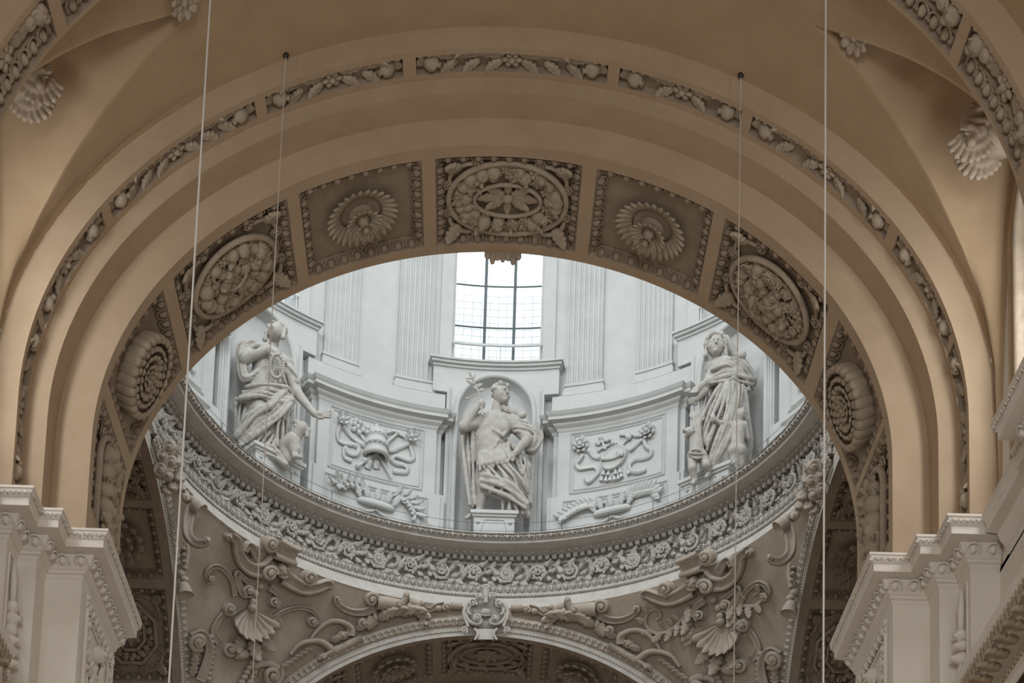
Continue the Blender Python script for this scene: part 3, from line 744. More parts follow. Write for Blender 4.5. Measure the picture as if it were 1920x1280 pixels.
# near rib: egg row and leaf row side by side
for i, (s0, s1) in enumerate(NEARP):
    sc = (s0+s1)/2; ha = (s1-s0)/2; P = ANR.patch(sc, -7.80); hb = 0.38
    t = thing('rib_panel', ['panel of eggs and leaves on the nearest rib, lower one in the upper left corner', 'panel of eggs and leaves on the nearest rib, cut by the top edge at left',
                            'panel of eggs and leaves on the nearest rib, cut by the top edge at right', 'panel of eggs and leaves on the nearest rib, lower one in the upper right corner'][i], 'relief panel', P(0, 0, 0), 'panels of the nearest rib')
    m = MB(); aa = np.linspace(-ha, ha, 18)
    m.grid([[P(a, -hb, 0), P(a, -hb+0.02, -0.12), P(a, -0.05, -0.12), P(a, -0.04, -0.04), P(a, -0.01, -0.04), P(a, 0, -0.12), P(a, hb-0.02, -0.12), P(a, hb, 0)] for a in aa])
    for e in (-ha, ha): m.add([P(e, -hb, 0), P(e, hb, 0), P(e, hb, -0.12), P(e, -hb, -0.12)], [(0, 1, 2, 3)])
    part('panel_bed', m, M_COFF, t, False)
    n = 8
    for k in range(n): put('egg', 'eggdart', M_STUC, P.frame(-ha+0.1+(2*ha-0.2)*(k+0.5)/n, -0.21, -0.09) @ S3(1.05, 1.3, 1.4), t)
    put('blossom', 'bloom', M_STUC, P.frame(0, 0.2, -0.06) @ S3(0.22), t)
    for e in (-1, 1):
        put('fruit', 'pome', M_STUC, P.frame(e*(ha-0.2), 0.19, -0.05) @ S3(0.17), t); put('fruit', 'apple', M_STUC, P.frame(e*(ha-0.42), 0.22, -0.05) @ S3(0.12), t)
        put('leaf', 'leaf', M_STUC, P.frame(e*0.14, 0.19, -0.10, 0 if e > 0 else PI) @ S3(0.55, 0.55, 0.5), t)
        put('leaf', 'leaf2', M_STUC, P.frame(e*0.40, 0.23, -0.08, 0.1 if e > 0 else PI-0.1) @ S3(0.5, 0.5, 0.5), t)
    for k in range(14): put('bead', 'bead', M_COFF, P.frame(-ha+2*ha*(k+0.5)/14, hb-0.02, -0.03) @ S3(0.05, 0.03, 0.04), t)

# ------------------------------------------------------------------ dark coffers of the far arch and the transept arches
def far_coffer(A, s0, s1, d0, d1, sb, kind, label, grp):
    sc = (s0+s1)/2; ha = (s1-s0)/2; hb = abs(d1-d0)/2; P = A.patch(sc, (d0+d1)/2, sb)
    t = thing('coffer', label, 'coffer', P(0, 0, 0), grp)
    bed(P, -ha, ha, -hb, hb, M_SHADE, t, na=8)
    egg_frame(P, -ha, ha, -hb, hb, M_SHADE, t, 0.3, 0.95)
    if kind == 'rose':
        ros = dome_disc(P, 0.5, 0.5, -0.14, 0.12, M_SHADE, t, 'rosette')
        petals(P, 14, 0.38, 0.36, 0.42, -0.10, 0.35, M_SHADE, ros, 'rpetal'); petals(P, 10, 0.18, 0.32, 0.36, -0.02, 0.5, M_SHADE, ros, 'rpetal', ph=0.2)
        put('seed_head', 'bloom', M_SHADE, P.frame(0, 0, 0.05) @ S3(0.16), ros)
    elif kind == 'leafrose':
        ros = dome_disc(P, 0.4, 0.4, -0.14, 0.18, M_SHADE, t, 'rosette')
        petals(P, 13, 0.30, 0.5, 0.5, -0.10, 0.3, M_SHADE, ros, 'leaf', name='leaf'); petals(P, 9, 0.12, 0.42, 0.42, 0.0, 0.6, M_SHADE, ros, 'leaf2', ph=0.2, name='leaf')
    elif kind == 'oval':
        ring_tube(P, ha-0.3, hb-0.3, -0.06, 0.05, M_SHADE, t); ring_tube(P, ha*0.55, hb*0.45, -0.06, 0.04, M_SHADE, t, 'inner_moulding')
        for k in range(8): put('leaf', 'leaf', M_SHADE, P.frame(0, 0, -0.10, k*PI/4) @ S3(0.4, 0.4, 0.4), t)
        for k in range(12):
            x = 2*PI*(k+0.5)/12; put('leaf', 'leaf2', M_SHADE, P.frame((ha*0.72)*math.cos(x), (hb*0.58)*math.sin(x), -0.12, x+1.2) @ S3(0.34, 0.5, 0.5), t)
        corner_scrolls(P, ha, hb, ha-0.3, hb-0.3, M_SHADE, t)
    else:
        m = MB(); x = np.linspace(0, 2*PI, 9)+PI/8; m.tube([P(0.85*math.cos(v), 0.75*math.sin(v), -0.05) for v in x], 0.06, 6, False); part('octagon_moulding', m, M_SHADE, t)
        x = np.linspace(0, 2*PI, 9)+PI/8; m = MB(); m.tube([P(0.48*math.cos(v), 0.42*math.sin(v), -0.04) for v in x], 0.05, 6, False); part('inner_moulding', m, M_SHADE, t)
        fruits(P, [(0.67*math.cos(v), 0.58*math.sin(v)) for v in np.linspace(0, 2*PI, 22, endpoint=False)]+[(0.60*math.cos(v), 0.52*math.sin(v)) for v in np.linspace(0.1, 2*PI+.1, 16, endpoint=False)], M_SHADE, t, rnd, 0.09, -0.08)
        for k in range(8): put('leaf', 'leaf', M_SHADE, P.frame(0, 0, -0.10, k*PI/4) @ S3(0.36), t)
        corner_scrolls(P, ha, hb, 0.8, 0.8, M_SHADE, t, big=0.17)
for i, (a, b) in enumerate(FARP):
    if i in (0, 6): continue
    far_coffer(ABK, a, b, 16.02, 18.2, -1, 'oval' if i == 3 else ('fruit' if i in (1, 5) else 'rose'),
               ['', 'dark fruit coffer of the far arch, at its left edge', 'dark rosette coffer of the far arch, left of its keystone', 'dark oval leaf coffer of the far arch under the keystone', 'dark rosette coffer of the far arch, right of its keystone', 'dark fruit coffer of the far arch, at its right edge'][i], 'coffers of the far arch')
for sg, A in ((-1, ALT), (1, ART)):
    sp = [(0.3, 1.75), (2.0, 4.15), (4.4, 6.9)]
    for i, (a, b) in enumerate(sp):
        if sg > 0: a, b = -b, -a
        far_coffer(A, a, b, 0.25, 2.4, -1, [('oval'), ('rose' if sg < 0 else 'leafrose'), 'fruit'][i],
                   'shaded %s coffer in the %s transept arch' % (['scroll', 'rosette' if sg < 0 else 'leaf rosette', 'octagonal fruit'][i], 'left' if sg < 0 else 'right'), 'coffers of the transept arches')

# ------------------------------------------------------------------ ornaments of the dome ring
AZ0, AZ1 = -math.radians(82), math.radians(82)
def ring_spots(r, pitch):
    n = int((AZ1-AZ0)*r/pitch); return [AZ0+(AZ1-AZ0)*(i+0.5)/n for i in range(n)]
T_ = {}
def shared(key, fn, mat):
    if key not in T_: T_[key] = fn().mesh(key, mat)
    return T_[key]
def T_cyma():
    m = MB()
    for s in (-1, 1):
        a = np.linspace(0, 1.25*PI, 10); m.tube(np.stack([s*(0.075-0.045*np.cos(a)), -0.02+0.055*np.sin(a), 0.03+0*a], -1), 0.016, 4)
    m.ell((0, 0.0, 0.02), (0.035, 0.075, 0.035), None, 6, 5); m.ell((0.15, 0.0, 0.015), (0.022, 0.07, 0.03), None, 6, 4); return m
def T_dentil():
    m = MB(); m.box((-0.06, -0.065, -0.06), (0.06, 0.065, 0.06)); return m
def T_keyegg():
    m = MB(); m.ell((0, -0.01, 0.0), (0.055, 0.09, 0.045), None, 7, 4, True)
    a = np.linspace(-0.1*PI, 1.1*PI, 9); m.tube(np.stack([0.075*np.cos(a), 0.01+0.085*np.sin(a), 0.025+0*a], -1), 0.014, 4)
    m.tube([(0.105, 0.09, 0.01), (0.105, -0.09, 0.02)], [0.02, 0.008], 4); return m
t = thing('cyma_moulding', 'crisp curled leaf moulding along the top lip of the dome ring', 'moulding', (XD, YC+7.9, 9.05))
for a in ring_spots(7.86, 0.31):
    P = drum_patch(7.865, a, 9.06); link('leaf_tip', shared('cyma', T_cyma, M_RING), P.frame(0, 0, 0.0) @ RX(0.75) @ S3(1.0, 1.0, 1.5), t)
t = thing('egg_moulding', 'small egg moulding between dentils and dark soffit of the ring', 'moulding', (XD, YC+8.3, 8.82))
for a in ring_spots(8.30, 0.215):
    P = drum_patch(8.295, a, 8.81); link('egg', shared('egg_small', T_eggdart, M_RING), P.frame(0, 0, 0.0) @ RX(0.7) @ S3(0.72, 0.6, 0.6), t)
t = thing('dentil_course', 'row of square white dentils on the dome ring', 'moulding', (XD, YC+8.4, 8.69))
for a in ring_spots(8.40, 0.205):
    P = drum_patch(8.40, a, 8.69); link('dentil', shared('dentil', T_dentil, M_RING), P.frame(0, 0, 0.0), t)
t = thing('keyhole_moulding', 'keyhole egg moulding below the scroll frieze of the ring', 'moulding', (XD, YC+8.36, 7.74))
for a in ring_spots(8.37, 0.21):
    P = drum_patch(8.365, a, 7.74); link('egg', shared('keyegg', T_keyegg, M_RING), P.frame(0, 0, 0.0) @ RX(0.15) @ S3(0.95, 1.15, 1.2), t)
m = MB()
for a in ring_spots(8.38, 0.10):
    P = drum_patch(8.375, a, 7.53); f = P.frame(0, 0, 0, 0.6); m.ell(tuple(f.to_translation()), (1, 1, 1), np.array(f.to_3x3()) @ np.diag((0.07, 0.045, 0.045)), 5, 4)
o = part('rope_bead', m, M_RING, t); o['kind'] = 'stuff'

fz = thing('scroll_frieze', 'deeply carved acanthus scroll frieze with flowers around the dome ring', 'frieze', (XD, YC+8.5, 8.2))
def T_scroll(h):
    m = MB(); n = 40; k = np.linspace(0, 1, n)
    a = PI*1.0+h*2*PI*1.35*k; r = 0.25*(1-0.72*k**1.2)
    S = np.stack([r*np.cos(a), r*np.sin(a), 0.09+0.03*k], -1)
    lead = smooth_path([(-0.62, h*0.17, 0.03), (-0.52, h*0.26, 0.04), (-0.38, h*0.19, 0.05), (-0.27, h*0.08, 0.05)], 5)
    P = np.r_[lead, S]; rad = np.r_[np.linspace(0.04, 0.055, len(lead)), np.linspace(0.055, 0.03, n)]
    m.tube(P, rad, 6)
    for kk in range(4, 34, 5):          # little curled leaflets on the outside of the stem
        q = S[kk]; d = q[:2]/(np.linalg.norm(q[:2])+1e-9); tx = np.array([-d[1], d[0]])*h
        m.tube([q, q+np.r_[d*0.05+tx*0.03, 0.03], q+np.r_[d*0.075+tx*0.09, 0.05]], [0.035, 0.035, 0.01], 5)
    return m
units = ring_spots(8.52, 0.93)
for i, a in enumerate(units):
    h = 1 if i % 2 else -1; P = drum_patch(8.52, a, 8.22)
    sc_ = link('scroll', shared('scroll%d' % h, lambda: T_scroll(h), M_RING), P.frame(0, 0, 0.0), fz)
    kind = i % 4
    if kind == 0:
        for k in range(8): put('petal', 'rpetal', M_RING, P.frame(0.05*math.cos(k*PI/4), 0.05*math.sin(k*PI/4), 0.06, k*PI/4) @ RY(-0.35) @ S3(0.17, 0.19, 0.20), sc_)
        put('flower_eye', 'bead', M_RING, P.frame(0, 0, 0.13) @ S3(0.055), sc_)
    elif kind == 1:
        for k in range(12): put('petal', 'petal', M_RING, P.frame(0.05*math.cos(k*2*PI/12), 0.05*math.sin(k*2*PI/12), 0.08, k*2*PI/12) @ RY(-0.25) @ S3(0.17, 0.24, 0.24), sc_)
        put('flower_eye', 'bead', M_RING, P.frame(0, 0, 0.12) @ S3(0.07), sc_)
    elif kind == 2:
        for n_, r_, tl in ((7, 0.07, 0.5), (5, 0.03, 1.0)):
            for k in range(n_): put('petal', 'rpetal', M_RING, P.frame(r_*math.cos(k*2*PI/n_), r_*math.sin(k*2*PI/n_), 0.05, k*2*PI/n_+r_*9) @ RY(-tl) @ S3(0.16, 0.19, 0.2), sc_)
    else:
        for k in range(6): put('leaf', 'leaf2', M_RING, P.frame(0, 0, 0.06, k*2*PI/6) @ RY(-0.35) @ S3(0.21, 0.30, 0.3), sc_)
        put('flower_eye', 'bead', M_RING, P.frame(0, 0, 0.14) @ S3(0.05), sc_)
    for (x, y, an, ln) in ((-0.50, h*0.16, h*0.8, 0.26), (-0.46, h*0.20, -h*0.75, 0.34), (-0.34, h*0.05, -h*1.5, 0.26), (0.06, -h*0.24, -h*0.25, 0.34), (0.24, h*0.04, h*1.0, 0.28), (-0.12, h*0.22, h*0.5, 0.28), (0.28, -h*0.16, -h*0.95, 0.22), (0.26, -h*0.10, h*0.15, 0.30), (0.36, h*0.16, h*0.9, 0.22), (-0.30, -h*0.20, PI+h*0.5, 0.24)):
        put('leaf', 'leaf' if x < 0 else 'leaf2', M_RING, P.frame(x, y, 0.0, an) @ RY(-0.22) @ S3(ln*1.2, ln*1.15, ln*1.6), sc_)

# ------------------------------------------------------------------ the drum: pilaster blocks, pilasters, niches, windows
def az_box(mb, az, hw_deg, r0, r1, z0, z1, n=8, lid=True):
    """curved block from radius r0 (front) back to r1"""
    w = math.radians(hw_deg); aa = np.linspace(az-w, az+w, n+1)
    q = lambda r, a, z: (XD+r*math.sin(a), YC+r*math.cos(a), z)
    mb.grid([[q(r0, a, z0), q(r0, a, z1)] for a in aa])
    for e in (aa[0], aa[-1]): mb.add([q(r0, e, z0), q(r1, e, z0), q(r1, e, z1), q(r0, e, z1)], [(0, 1, 2, 3)])
    if lid:
        for z in (z0, z1): mb.grid([[q(r0, a, z), q(r1, a, z)] for a in aa])
def az_profile(mb, az, hw_deg, prof, n=10):
    """moulding with mitred returns: prof [(projection, z)] in front of a block of face radius given by base r in prof"""
    pass
D22 = PI/8
BLK = [(-D22*1.0, 'left'), (D22*1.0, 'right'), (-3*D22, 'far left'), (3*D22, 'far right')]
for az, sd in BLK:
    az += math.radians(0.6 if abs(az) < 0.5 else 0.0)
    P = drum_patch(9.25, az, 9.14)
    t = thing('drum_pedestal', 'white wall pedestal with relief panels in the drum, %s of the middle statue' % sd, 'pedestal', P(0, 0, 0), 'pedestals of the drum')
    m = MB(); az_box(m, az, 13.0, 9.17, 9.8, 9.14, 11.0); az_box(m, az, 12.3, 9.12, 9.8, 9.14, 10.95); part('plinth', m, M_DRUM, t, False)
    m = MB(); az_box(m, az, 12.3, 9.40, 9.8, 11.0, 13.25); az_box(m, az, 11.3, 9.25, 9.8, 11.0, 13.25); part('body', m, M_DRUM, t, False)
    m = MB(); rowsP = []
    for p_, zz in ((0, 13.08), (0.03, 13.12), (0.05, 13.18), (0.13, 13.24), (0.15, 13.27), (0.15, 13.31), (0.29, 13.35), (0.29, 13.44), (0.33, 13.48), (0.38, 13.56), (-0.2, 13.58)):
        W1, W2 = math.radians(11.3)+p_/9.3, math.radians(12.4)+p_/9.3; r1_, r2_ = 9.25-p_, 9.40-p_
        line = [(9.8, -W2), (r2_, -W2), (r2_, -W1)]+[(r1_, u) for u in np.linspace(-W1, W1, 12)]+[(r2_, W1), (r2_, W2), (9.8, W2)]
        rowsP.append([(XD+r_*math.sin(az+u), YC+r_*math.cos(az+u), zz) for r_, u in line])
    m.grid(rowsP); part('cornice', m, M_DRUM, t, False)
    m = MB(); az_box(m, az, 12.9, 9.52, 9.85, 13.57, 14.45); part('upper_plinth', m, M_DRUM, t, False)
    # moulded frames of the two relief fields
    for z0, z1, hw_, r_ in ((11.12, 13.0, 8.9, 9.25), (9.75, 10.80, 9.9, 9.12)):
        for k, (in_, ht) in enumerate(((0, 0.035), (0.09, 0.02))):
            m = MB(); w = math.radians(hw_)-in_/r_
            pts = [(az-w, z0+in_), (az+w, z0+in_), (az+w, z1-in_), (az-w, z1-in_)]
            q = []
            for i in range(4):
                a0_, b0_ = pts[i]; a1_, b1_ = pts[(i+1) % 4]
                for u in np.linspace(0, 1, 10, endpoint=False): q.append((a0_+(a1_-a0_)*u, b0_+(b1_-b0_)*u))
            q.append(q[0]); m.tube([(XD+(r_-0.01)*math.sin(a), YC+(r_-0.01)*math.cos(a), z) for a, z in q], ht, 4, False)
            part('field_moulding', m, M_DRUM, t, False)
# fluted pilasters above the pedestals
def pilaster(azd, label):
    az = math.radians(azd); r = 9.62
    t = thing('pilaster', label, 'pilaster', (XD+r*math.sin(az), YC+r*math.cos(az), 14.45), 'fluted pilasters of the drum')
    m = MB(); P = drum_patch(9.75, az, 0); w = 0.54; n = 7
    xs = []; 
    for k in range(n):
        c = -w+2*w*(k+0.5)/n; f = 0.048
        xs += [(c-f-0.02, 0.12), (c-f, 0.115), (c-f*0.6, 0.075), (c, 0.06), (c+f*0.6, 0.075), (c+f, 0.115), (c+f+0.02, 0.12)]
    xs = [(-w, 0.0), (-w, 0.12)]+xs+[(w, 0.12), (w, 0.0)]
    m.grid([[P(a, z, c) for z in (14.86, 22.5)] for a, c in xs]); part('fluted_shaft', m, M_DRUM, t, False)
    m = MB()
    for pr, e, z0, z1 in ((0.24, 0.10, 14.45, 14.62), (0.21, 0.07, 14.62, 14.70), (0.16, 0.04, 14.70, 14.78), (0.19, 0.06, 14.78, 14.86)):
        m.grid([[P(a, z0, 0), P(a, z0, pr), P(a, z1, pr), P(a, z1, 0)] for a in np.linspace(-w-e, w+e, 6)])
        for s in (-1, 1): m.add([P(s*(w+e), z0, 0), P(s*(w+e), z0, pr), P(s*(w+e), z1, pr), P(s*(w+e), z1, 0)], [(0, 1, 2, 3)])
    part('base', m, M_DRUM, t, False)
for azd, lb in ((-28.4, 'fluted white pilaster in the drum, leftmost beside the left statue'), (-14.7, 'fluted white pilaster directly left of the middle drum window'),
                (15.8, 'fluted white pilaster directly right of the middle drum window'), (28.7, 'fluted white pilaster in the drum, beside the right statue')): pilaster(azd, lb)
# flat strips that frame the windows
m = MB()
for c in (-1, 0, 1):
    for s in (-1, 1): az_box(m, c*PI/4+s*math.radians(9.2), 1.1, 9.66, 9.8, 15.4, 22.5, 2)
struct('trim_11', m, M_DRUM, False, 'flat jambs beside the drum windows')
# niches below the windows
def niche(az, nm, label):
    t = tag(link(nm, None, Matrix.Translation(Vector((XD+9.4*math.sin(az), YC+9.4*math.cos(az), 9.14)))), label, None, None, 'structure')
    r = 9.45; q = lambda r, a, z: (XD+r*math.sin(a), YC+r*math.cos(a), z)
    m = MB(); hwn = math.radians(6.7); zs, ht = 13.9, 1.15
    def top(a):
        u = abs(a)/hwn; return None if u >= 1 else zs+ht*math.sqrt(1-u*u)
    cols = np.unique(np.round(np.concatenate([np.linspace(-hwn, hwn, 29), np.radians([-8.8, 8.8])]), 5))
    for a, b in zip(cols[:-1], cols[1:]):
        if abs((a+b)/2) < hwn: m.add([q(r, az+a, top(a) or zs), q(r, az+b, top(b) or zs), q(r, az+b, 15.3), q(r, az+a, 15.3)], [(0, 1, 2, 3)])
        else: m.add([q(r, az+a, 9.14), q(r, az+b, 9.14), q(r, az+b, 15.3), q(r, az+a, 15.3)], [(0, 1, 2, 3)])
    for s in (-1, 1):
        a0_, a1_ = (az+s*math.radians(8.8), az+s*math.radians(11.4))
        m.add([q(r, a0_, 14.5), q(r, a1_, 14.5), q(r, a1_, 15.3), q(r, a0_, 15.3)], [(0, 1, 2, 3)])
        m.add([q(r, a1_, 14.5), q(9.8, a1_, 14.5), q(9.8, a1_, 15.3), q(r, a1_, 15.3)], [(0, 1, 2, 3)])
        m.add([q(r, a0_, 14.5), q(r, a1_, 14.5), q(9.8, a1_, 14.5), q(9.8, a0_, 14.5)], [(0, 1, 2, 3)])
        m.add([q(r, a0_, 9.14), q(9.8, a0_, 9.14), q(9.8, a0_, 14.5), q(r, a0_, 14.5)], [(0, 1, 2, 3)])
    part('niche_wall', m, M_DRUM, t, False)
    m = MB()        # half round recess
    zz = np.linspace(9.14, zs, 8)
    rows = []
    for z in list(zz)+[zs+ht*math.sin(u) for u in np.linspace(0.1, PI/2, 8)]:
        k = 1.0 if z <= zs else math.sqrt(max(0, 1-((z-zs)/ht)**2))
        rows.append([q(r+0.62*math.sin(u)*k**0.5, az-hwn*k*math.cos(u), z) for u in np.linspace(0, PI, 17)])
    m.grid(rows); part('niche_recess', m, M_DRUM, t, True)
    m = MB(); u = np.linspace(0, PI, 25); pts = [(-hwn, z) for z in np.linspace(9.2, zs, 6)[:-1]]+[(-hwn*math.cos(x), zs+ht*math.sin(x)) for x in u]+[(hwn, z) for z in np.linspace(zs, 9.2, 6)[1:]]
    m.tube([q(r-0.01, az+a*1.05, z if z <= zs else zs+(z-zs)*1.07) for a, z in pts], 0.085, 6); part('niche_moulding', m, M_DRUM, t, True)
    m = MB()
    for hw_, r_, z0, z1 in ((11.6, 9.40, 15.3, 15.38), (11.9, 9.32, 15.38, 15.46), (12.2, 9.26, 15.46, 15.52)): az_box(m, az, hw_, r_, 9.8, z0, z1)
    for s in (-1, 1):
        m.tube([q(r-0.005, az+s*math.radians(8.2), z) for z in (9.2, 14.6)], 0.05, 4)
        m.tube([q(r-0.005, az+s*math.radians(7.6), z) for z in (9.2, 13.6)], 0.03, 4)
    part('sill_moulding', m, M_DRUM, t, False)
    return t
niche(0.0, 'wall_niche_1', 'round headed niche behind the middle statue'); niche(-PI/4, 'wall_niche_2', 'round headed niche behind the left statue'); niche(PI/4, 'wall_niche_3', 'round headed niche behind the right statue')
def window(az, n, label):
    t = tag(link('window_%d' % n, None, Matrix.Translation(Vector((XD+9.9*math.sin(az), YC+9.9*math.cos(az), WZ0)))), label, None, None, 'structure')
    r = 9.98; P = drum_patch(r, az, WZ0); w = 1.31; H = WZ1-WZ0
    xs = (-w, -0.40, 0.49, w); zs = [0.0]+[v for v in (1.40, 2.78, 4.15)]+[H]
    for i in range(3):
        for j in range(4):
            m = MB(); m.box((xs[i], zs[j], -0.006), (xs[i+1], zs[j+1], 0.006))
            m.v = [np.array([P(*v) for v in m.v[0]])]; part('pane', m, M_GLASS, t, False)
    m = MB()
    for x in xs[1:3]: m.tube([P(x, z, 0.03) for z in (0, H)], 0.045, 4)
    for z in zs[1:-1]: m.tube([P(x, z, 0.03) for x in np.linspace(-w, w, 7)], 0.03, 4)
    part('mullion', m, M_LEAD, t, False)
    m = MB()
    for k in range(1, 24): m.tube([P(x, H*k/24.0, 0.015) for x in np.linspace(-w, w, 5)], 0.005, 4)
    for k in range(1, 10): m.tube([P(-w+2*w*k/10, z, 0.015) for z in (0, H)], 0.004, 4)
    part('lead_grid', m, M_LEAD, t, False)
    m = MB()
    m.tube([P(x, 0.62, 0.32) for x in np.linspace(-w-0.1, w+0.1, 7)], 0.045, 6)
    for x in (-w-0.02, 0.1, w+0.02): m.tube([P(x, 0.66, 0.32), P(x, 0.0, 0.36)], 0.02, 5)
    part('guard_bar', m, M_BAR, t)
window(0.0, 1, 'tall leaded drum window above the middle statue'); window(-PI/4, 2, 'leaded drum window mostly hidden behind the arch on the left'); window(PI/4, 3, 'leaded drum window mostly hidden behind the arch on the right')

# ------------------------------------------------------------------ reliefs on the pedestals (traced on the curved wall)
def cylp(r): return lambda px, py, c=0.0: (lambda p: np.array([XD+(p[0]-XD)*(r-c)/r, YC+(p[1]-YC)*(r-c)/r, p[2]]))(oncyl(px, py, r))
def tubes(mb, fn, pts, r0, r1=None, c=0.03, n=6, k=6, flat=None):
    q = smooth_path(pts, k); X = np.array([fn(x, y, c) for x, y in q]); mb.tube(X, np.linspace(r0, r1 if r1 is not None else r0, len(X)), n)
def wavy_ribbon(fn, pts, w, c=0.05, ph=0.0):
    """flat ribbon standing off the wall, waving in depth"""
    m = MB(); q = smooth_path(pts, 8); X = np.array([fn(x, y, c) for x, y in q]); n = np.array([fn(x, y, c+0.1) for x, y in q])-X
    T = np.gradient(X, axis=0); T /= np.linalg.norm(T, axis=1)[:, None]; n /= np.linalg.norm(n, axis=1)[:, None]; S = np.cross(T, n)
    wv = 0.03*np.sin(np.linspace(0, 9, len(q))+ph)[:, None]
    R = np.stack([X+S*w+n*(0.02+wv), X+n*(0.035-wv), X-S*w+n*(0.02-wv), X-S*w*0.9-n*0.04, X+S*w*0.9-n*0.04], 1)
    m.grid(R, cv=True); m.f.append((0, 1, 2, 3, 4)); k = (len(q)-1)*5; m.f.append((k+4, k+3, k+2, k+1, k)); return m
def patch_at(r, px, py):
    p = oncyl(px, py, r); return drum_patch(r, math.atan2(p[0]-XD, p[1]-YC), p[2])
ZL = lambda x, y: (580+x/5.119, 750+y/5.12)
ZR_ = lambda x, y: (1030+x/5.119, 760+y/5.12)
zl = lambda *l: [ZL(*p) for p in l]; zr = lambda *l: [ZR_(*p) for p in l]
F = cylp(9.25)
# left: tiara with crossed staffs, lilies and ribbons
t = thing('relief', 'relief of a papal tiara over crossed staffs with fluttering ribbons', 'relief', F(703, 840), 'reliefs of the drum pedestals')
for nm, pts, w in (('ribbon', zl((300, 250), (270, 320), (280, 390), (330, 420), (410, 435), (455, 455), (465, 490), (440, 530), (380, 520), (340, 470), (330, 510), (340, 560), (400, 590)), 0.065),
                   ('ribbon', zl((965, 430), (985, 500), (1000, 560), (960, 585), (890, 565), (820, 545), (785, 580), (830, 620), (900, 630), (940, 660), (930, 700), (870, 700), (800, 690)), 0.065),
                   ('ribbon', zl((320, 260), (400, 350), (500, 430), (570, 470)), 0.08), ('ribbon', zl((950, 420), (870, 460), (790, 490), (700, 480)), 0.08)):
    part(nm, wavy_ribbon(F, pts, w, 0.04, len(pts)), M_DRUM, t)
for x, y in ((305, 200), (975, 370)):
    P = patch_at(9.25, *ZL(x, y)); fl = link('lily', tpl('bead', M_DRUM), P.frame(0, 0, 0.14) @ S3(0.08), t)
    for k in range(6): put('petal', 'leaf2', M_DRUM, P.frame(0, 0, 0.06, k*PI/3+0.3) @ RY(-0.35) @ S3(0.28, 0.3, 0.35), fl)
    for k in range(5): put('stamen', 'spike', M_DRUM, P.frame(0, 0, 0.1, k*2*PI/5) @ RY(-0.5) @ S3(0.17, 0.08, 0.14), fl)
m = MB(); tubes(m, F, zl((480, 340), (560, 450), (640, 520), (700, 620), (780, 760)), 0.035, 0.03, 0.07); part('staff', m, M_DRUM, t)
m = MB(); tubes(m, F, zl((840, 330), (740, 420), (640, 520), (520, 600), (460, 645)), 0.045, 0.05, 0.06)
for x, y in ((740, 415), (525, 592), (460, 645)): m.ell(F(*ZL(x, y), 0.07), (0.085, 0.085, 0.085), None, 8, 6)
part('sceptre', m, M_DRUM, t)
m = MB()
for x, y in ((440, 205), (480, 225), (420, 290), (470, 320), (455, 265), (510, 300), (545, 320), (550, 275), (590, 280), (430, 240)): m.ell(F(*ZL(x, y), 0.06), (0.085, 0.07, 0.085), None, 7, 5)
tubes(m, F, zl((430, 210), (470, 330)), 0.03, 0.03, 0.05); tubes(m, F, zl((410, 300), (500, 230)), 0.03, 0.03, 0.05); part('triple_cross', m, M_DRUM, t)
m = MB(); tubes(m, F, zl((690, 290), (730, 325), (800, 310), (850, 330)), 0.03, 0.05, 0.07); tubes(m, F, zl((690, 330), (740, 325), (735, 285)), 0.025, 0.025, 0.07); tubes(m, F, zl((850, 330), (910, 365)), 0.06, 0.03, 0.05); part('key', m, M_DRUM, t)
m = MB(); P = patch_at(9.25, *ZL(635, 450)); fr = P.frame(0, 0, 0.05)
M3 = np.array(fr.to_3x3())
def lathe_at(prof, base, tilt=0.0, n=18):
    q = MB(); q.lathe(prof, n); V = q.v[0][:, [0, 2, 1]]*np.array([1, 1, -1]); mm = MB(); mm.add(V@M3.T+np.array(base), q.f); return mm
m = lathe_at([(0.02, 0.74), (0.06, 0.72), (0.06, 0.66), (0.10, 0.60), (0.22, 0.50), (0.29, 0.38), (0.33, 0.36), (0.33, 0.28), (0.30, 0.26), (0.34, 0.10), (0.38, 0.08), (0.38, -0.02), (0.34, -0.04), (0.36, -0.20), (0.40, -0.24), (0.39, -0.34), (0.30, -0.34)], P(0, -0.02, 0.02))
m.v = [m.v[0]]; tiara = part('tiara', m, M_DRUM, t)
for k in range(7):
    a = -1.2+2.4*k/6
    put('jewel', 'bead', M_DRUM, P.frame(0.36*math.sin(a), -0.02, 0.02+0.36*math.cos(a)) @ S3(0.05), tiara); put('jewel', 'bead', M_DRUM, P.frame(0.31*math.sin(a), 0.30, 0.02+0.31*math.cos(a)) @ S3(0.04), tiara)
for dx in (-0.10, 0.16): part('lappet', wavy_ribbon(F, [ZL(620+dx*200, 540), ZL(595+dx*260, 600), ZL(590+dx*330, 665)], 0.10, 0.04), M_DRUM, t)
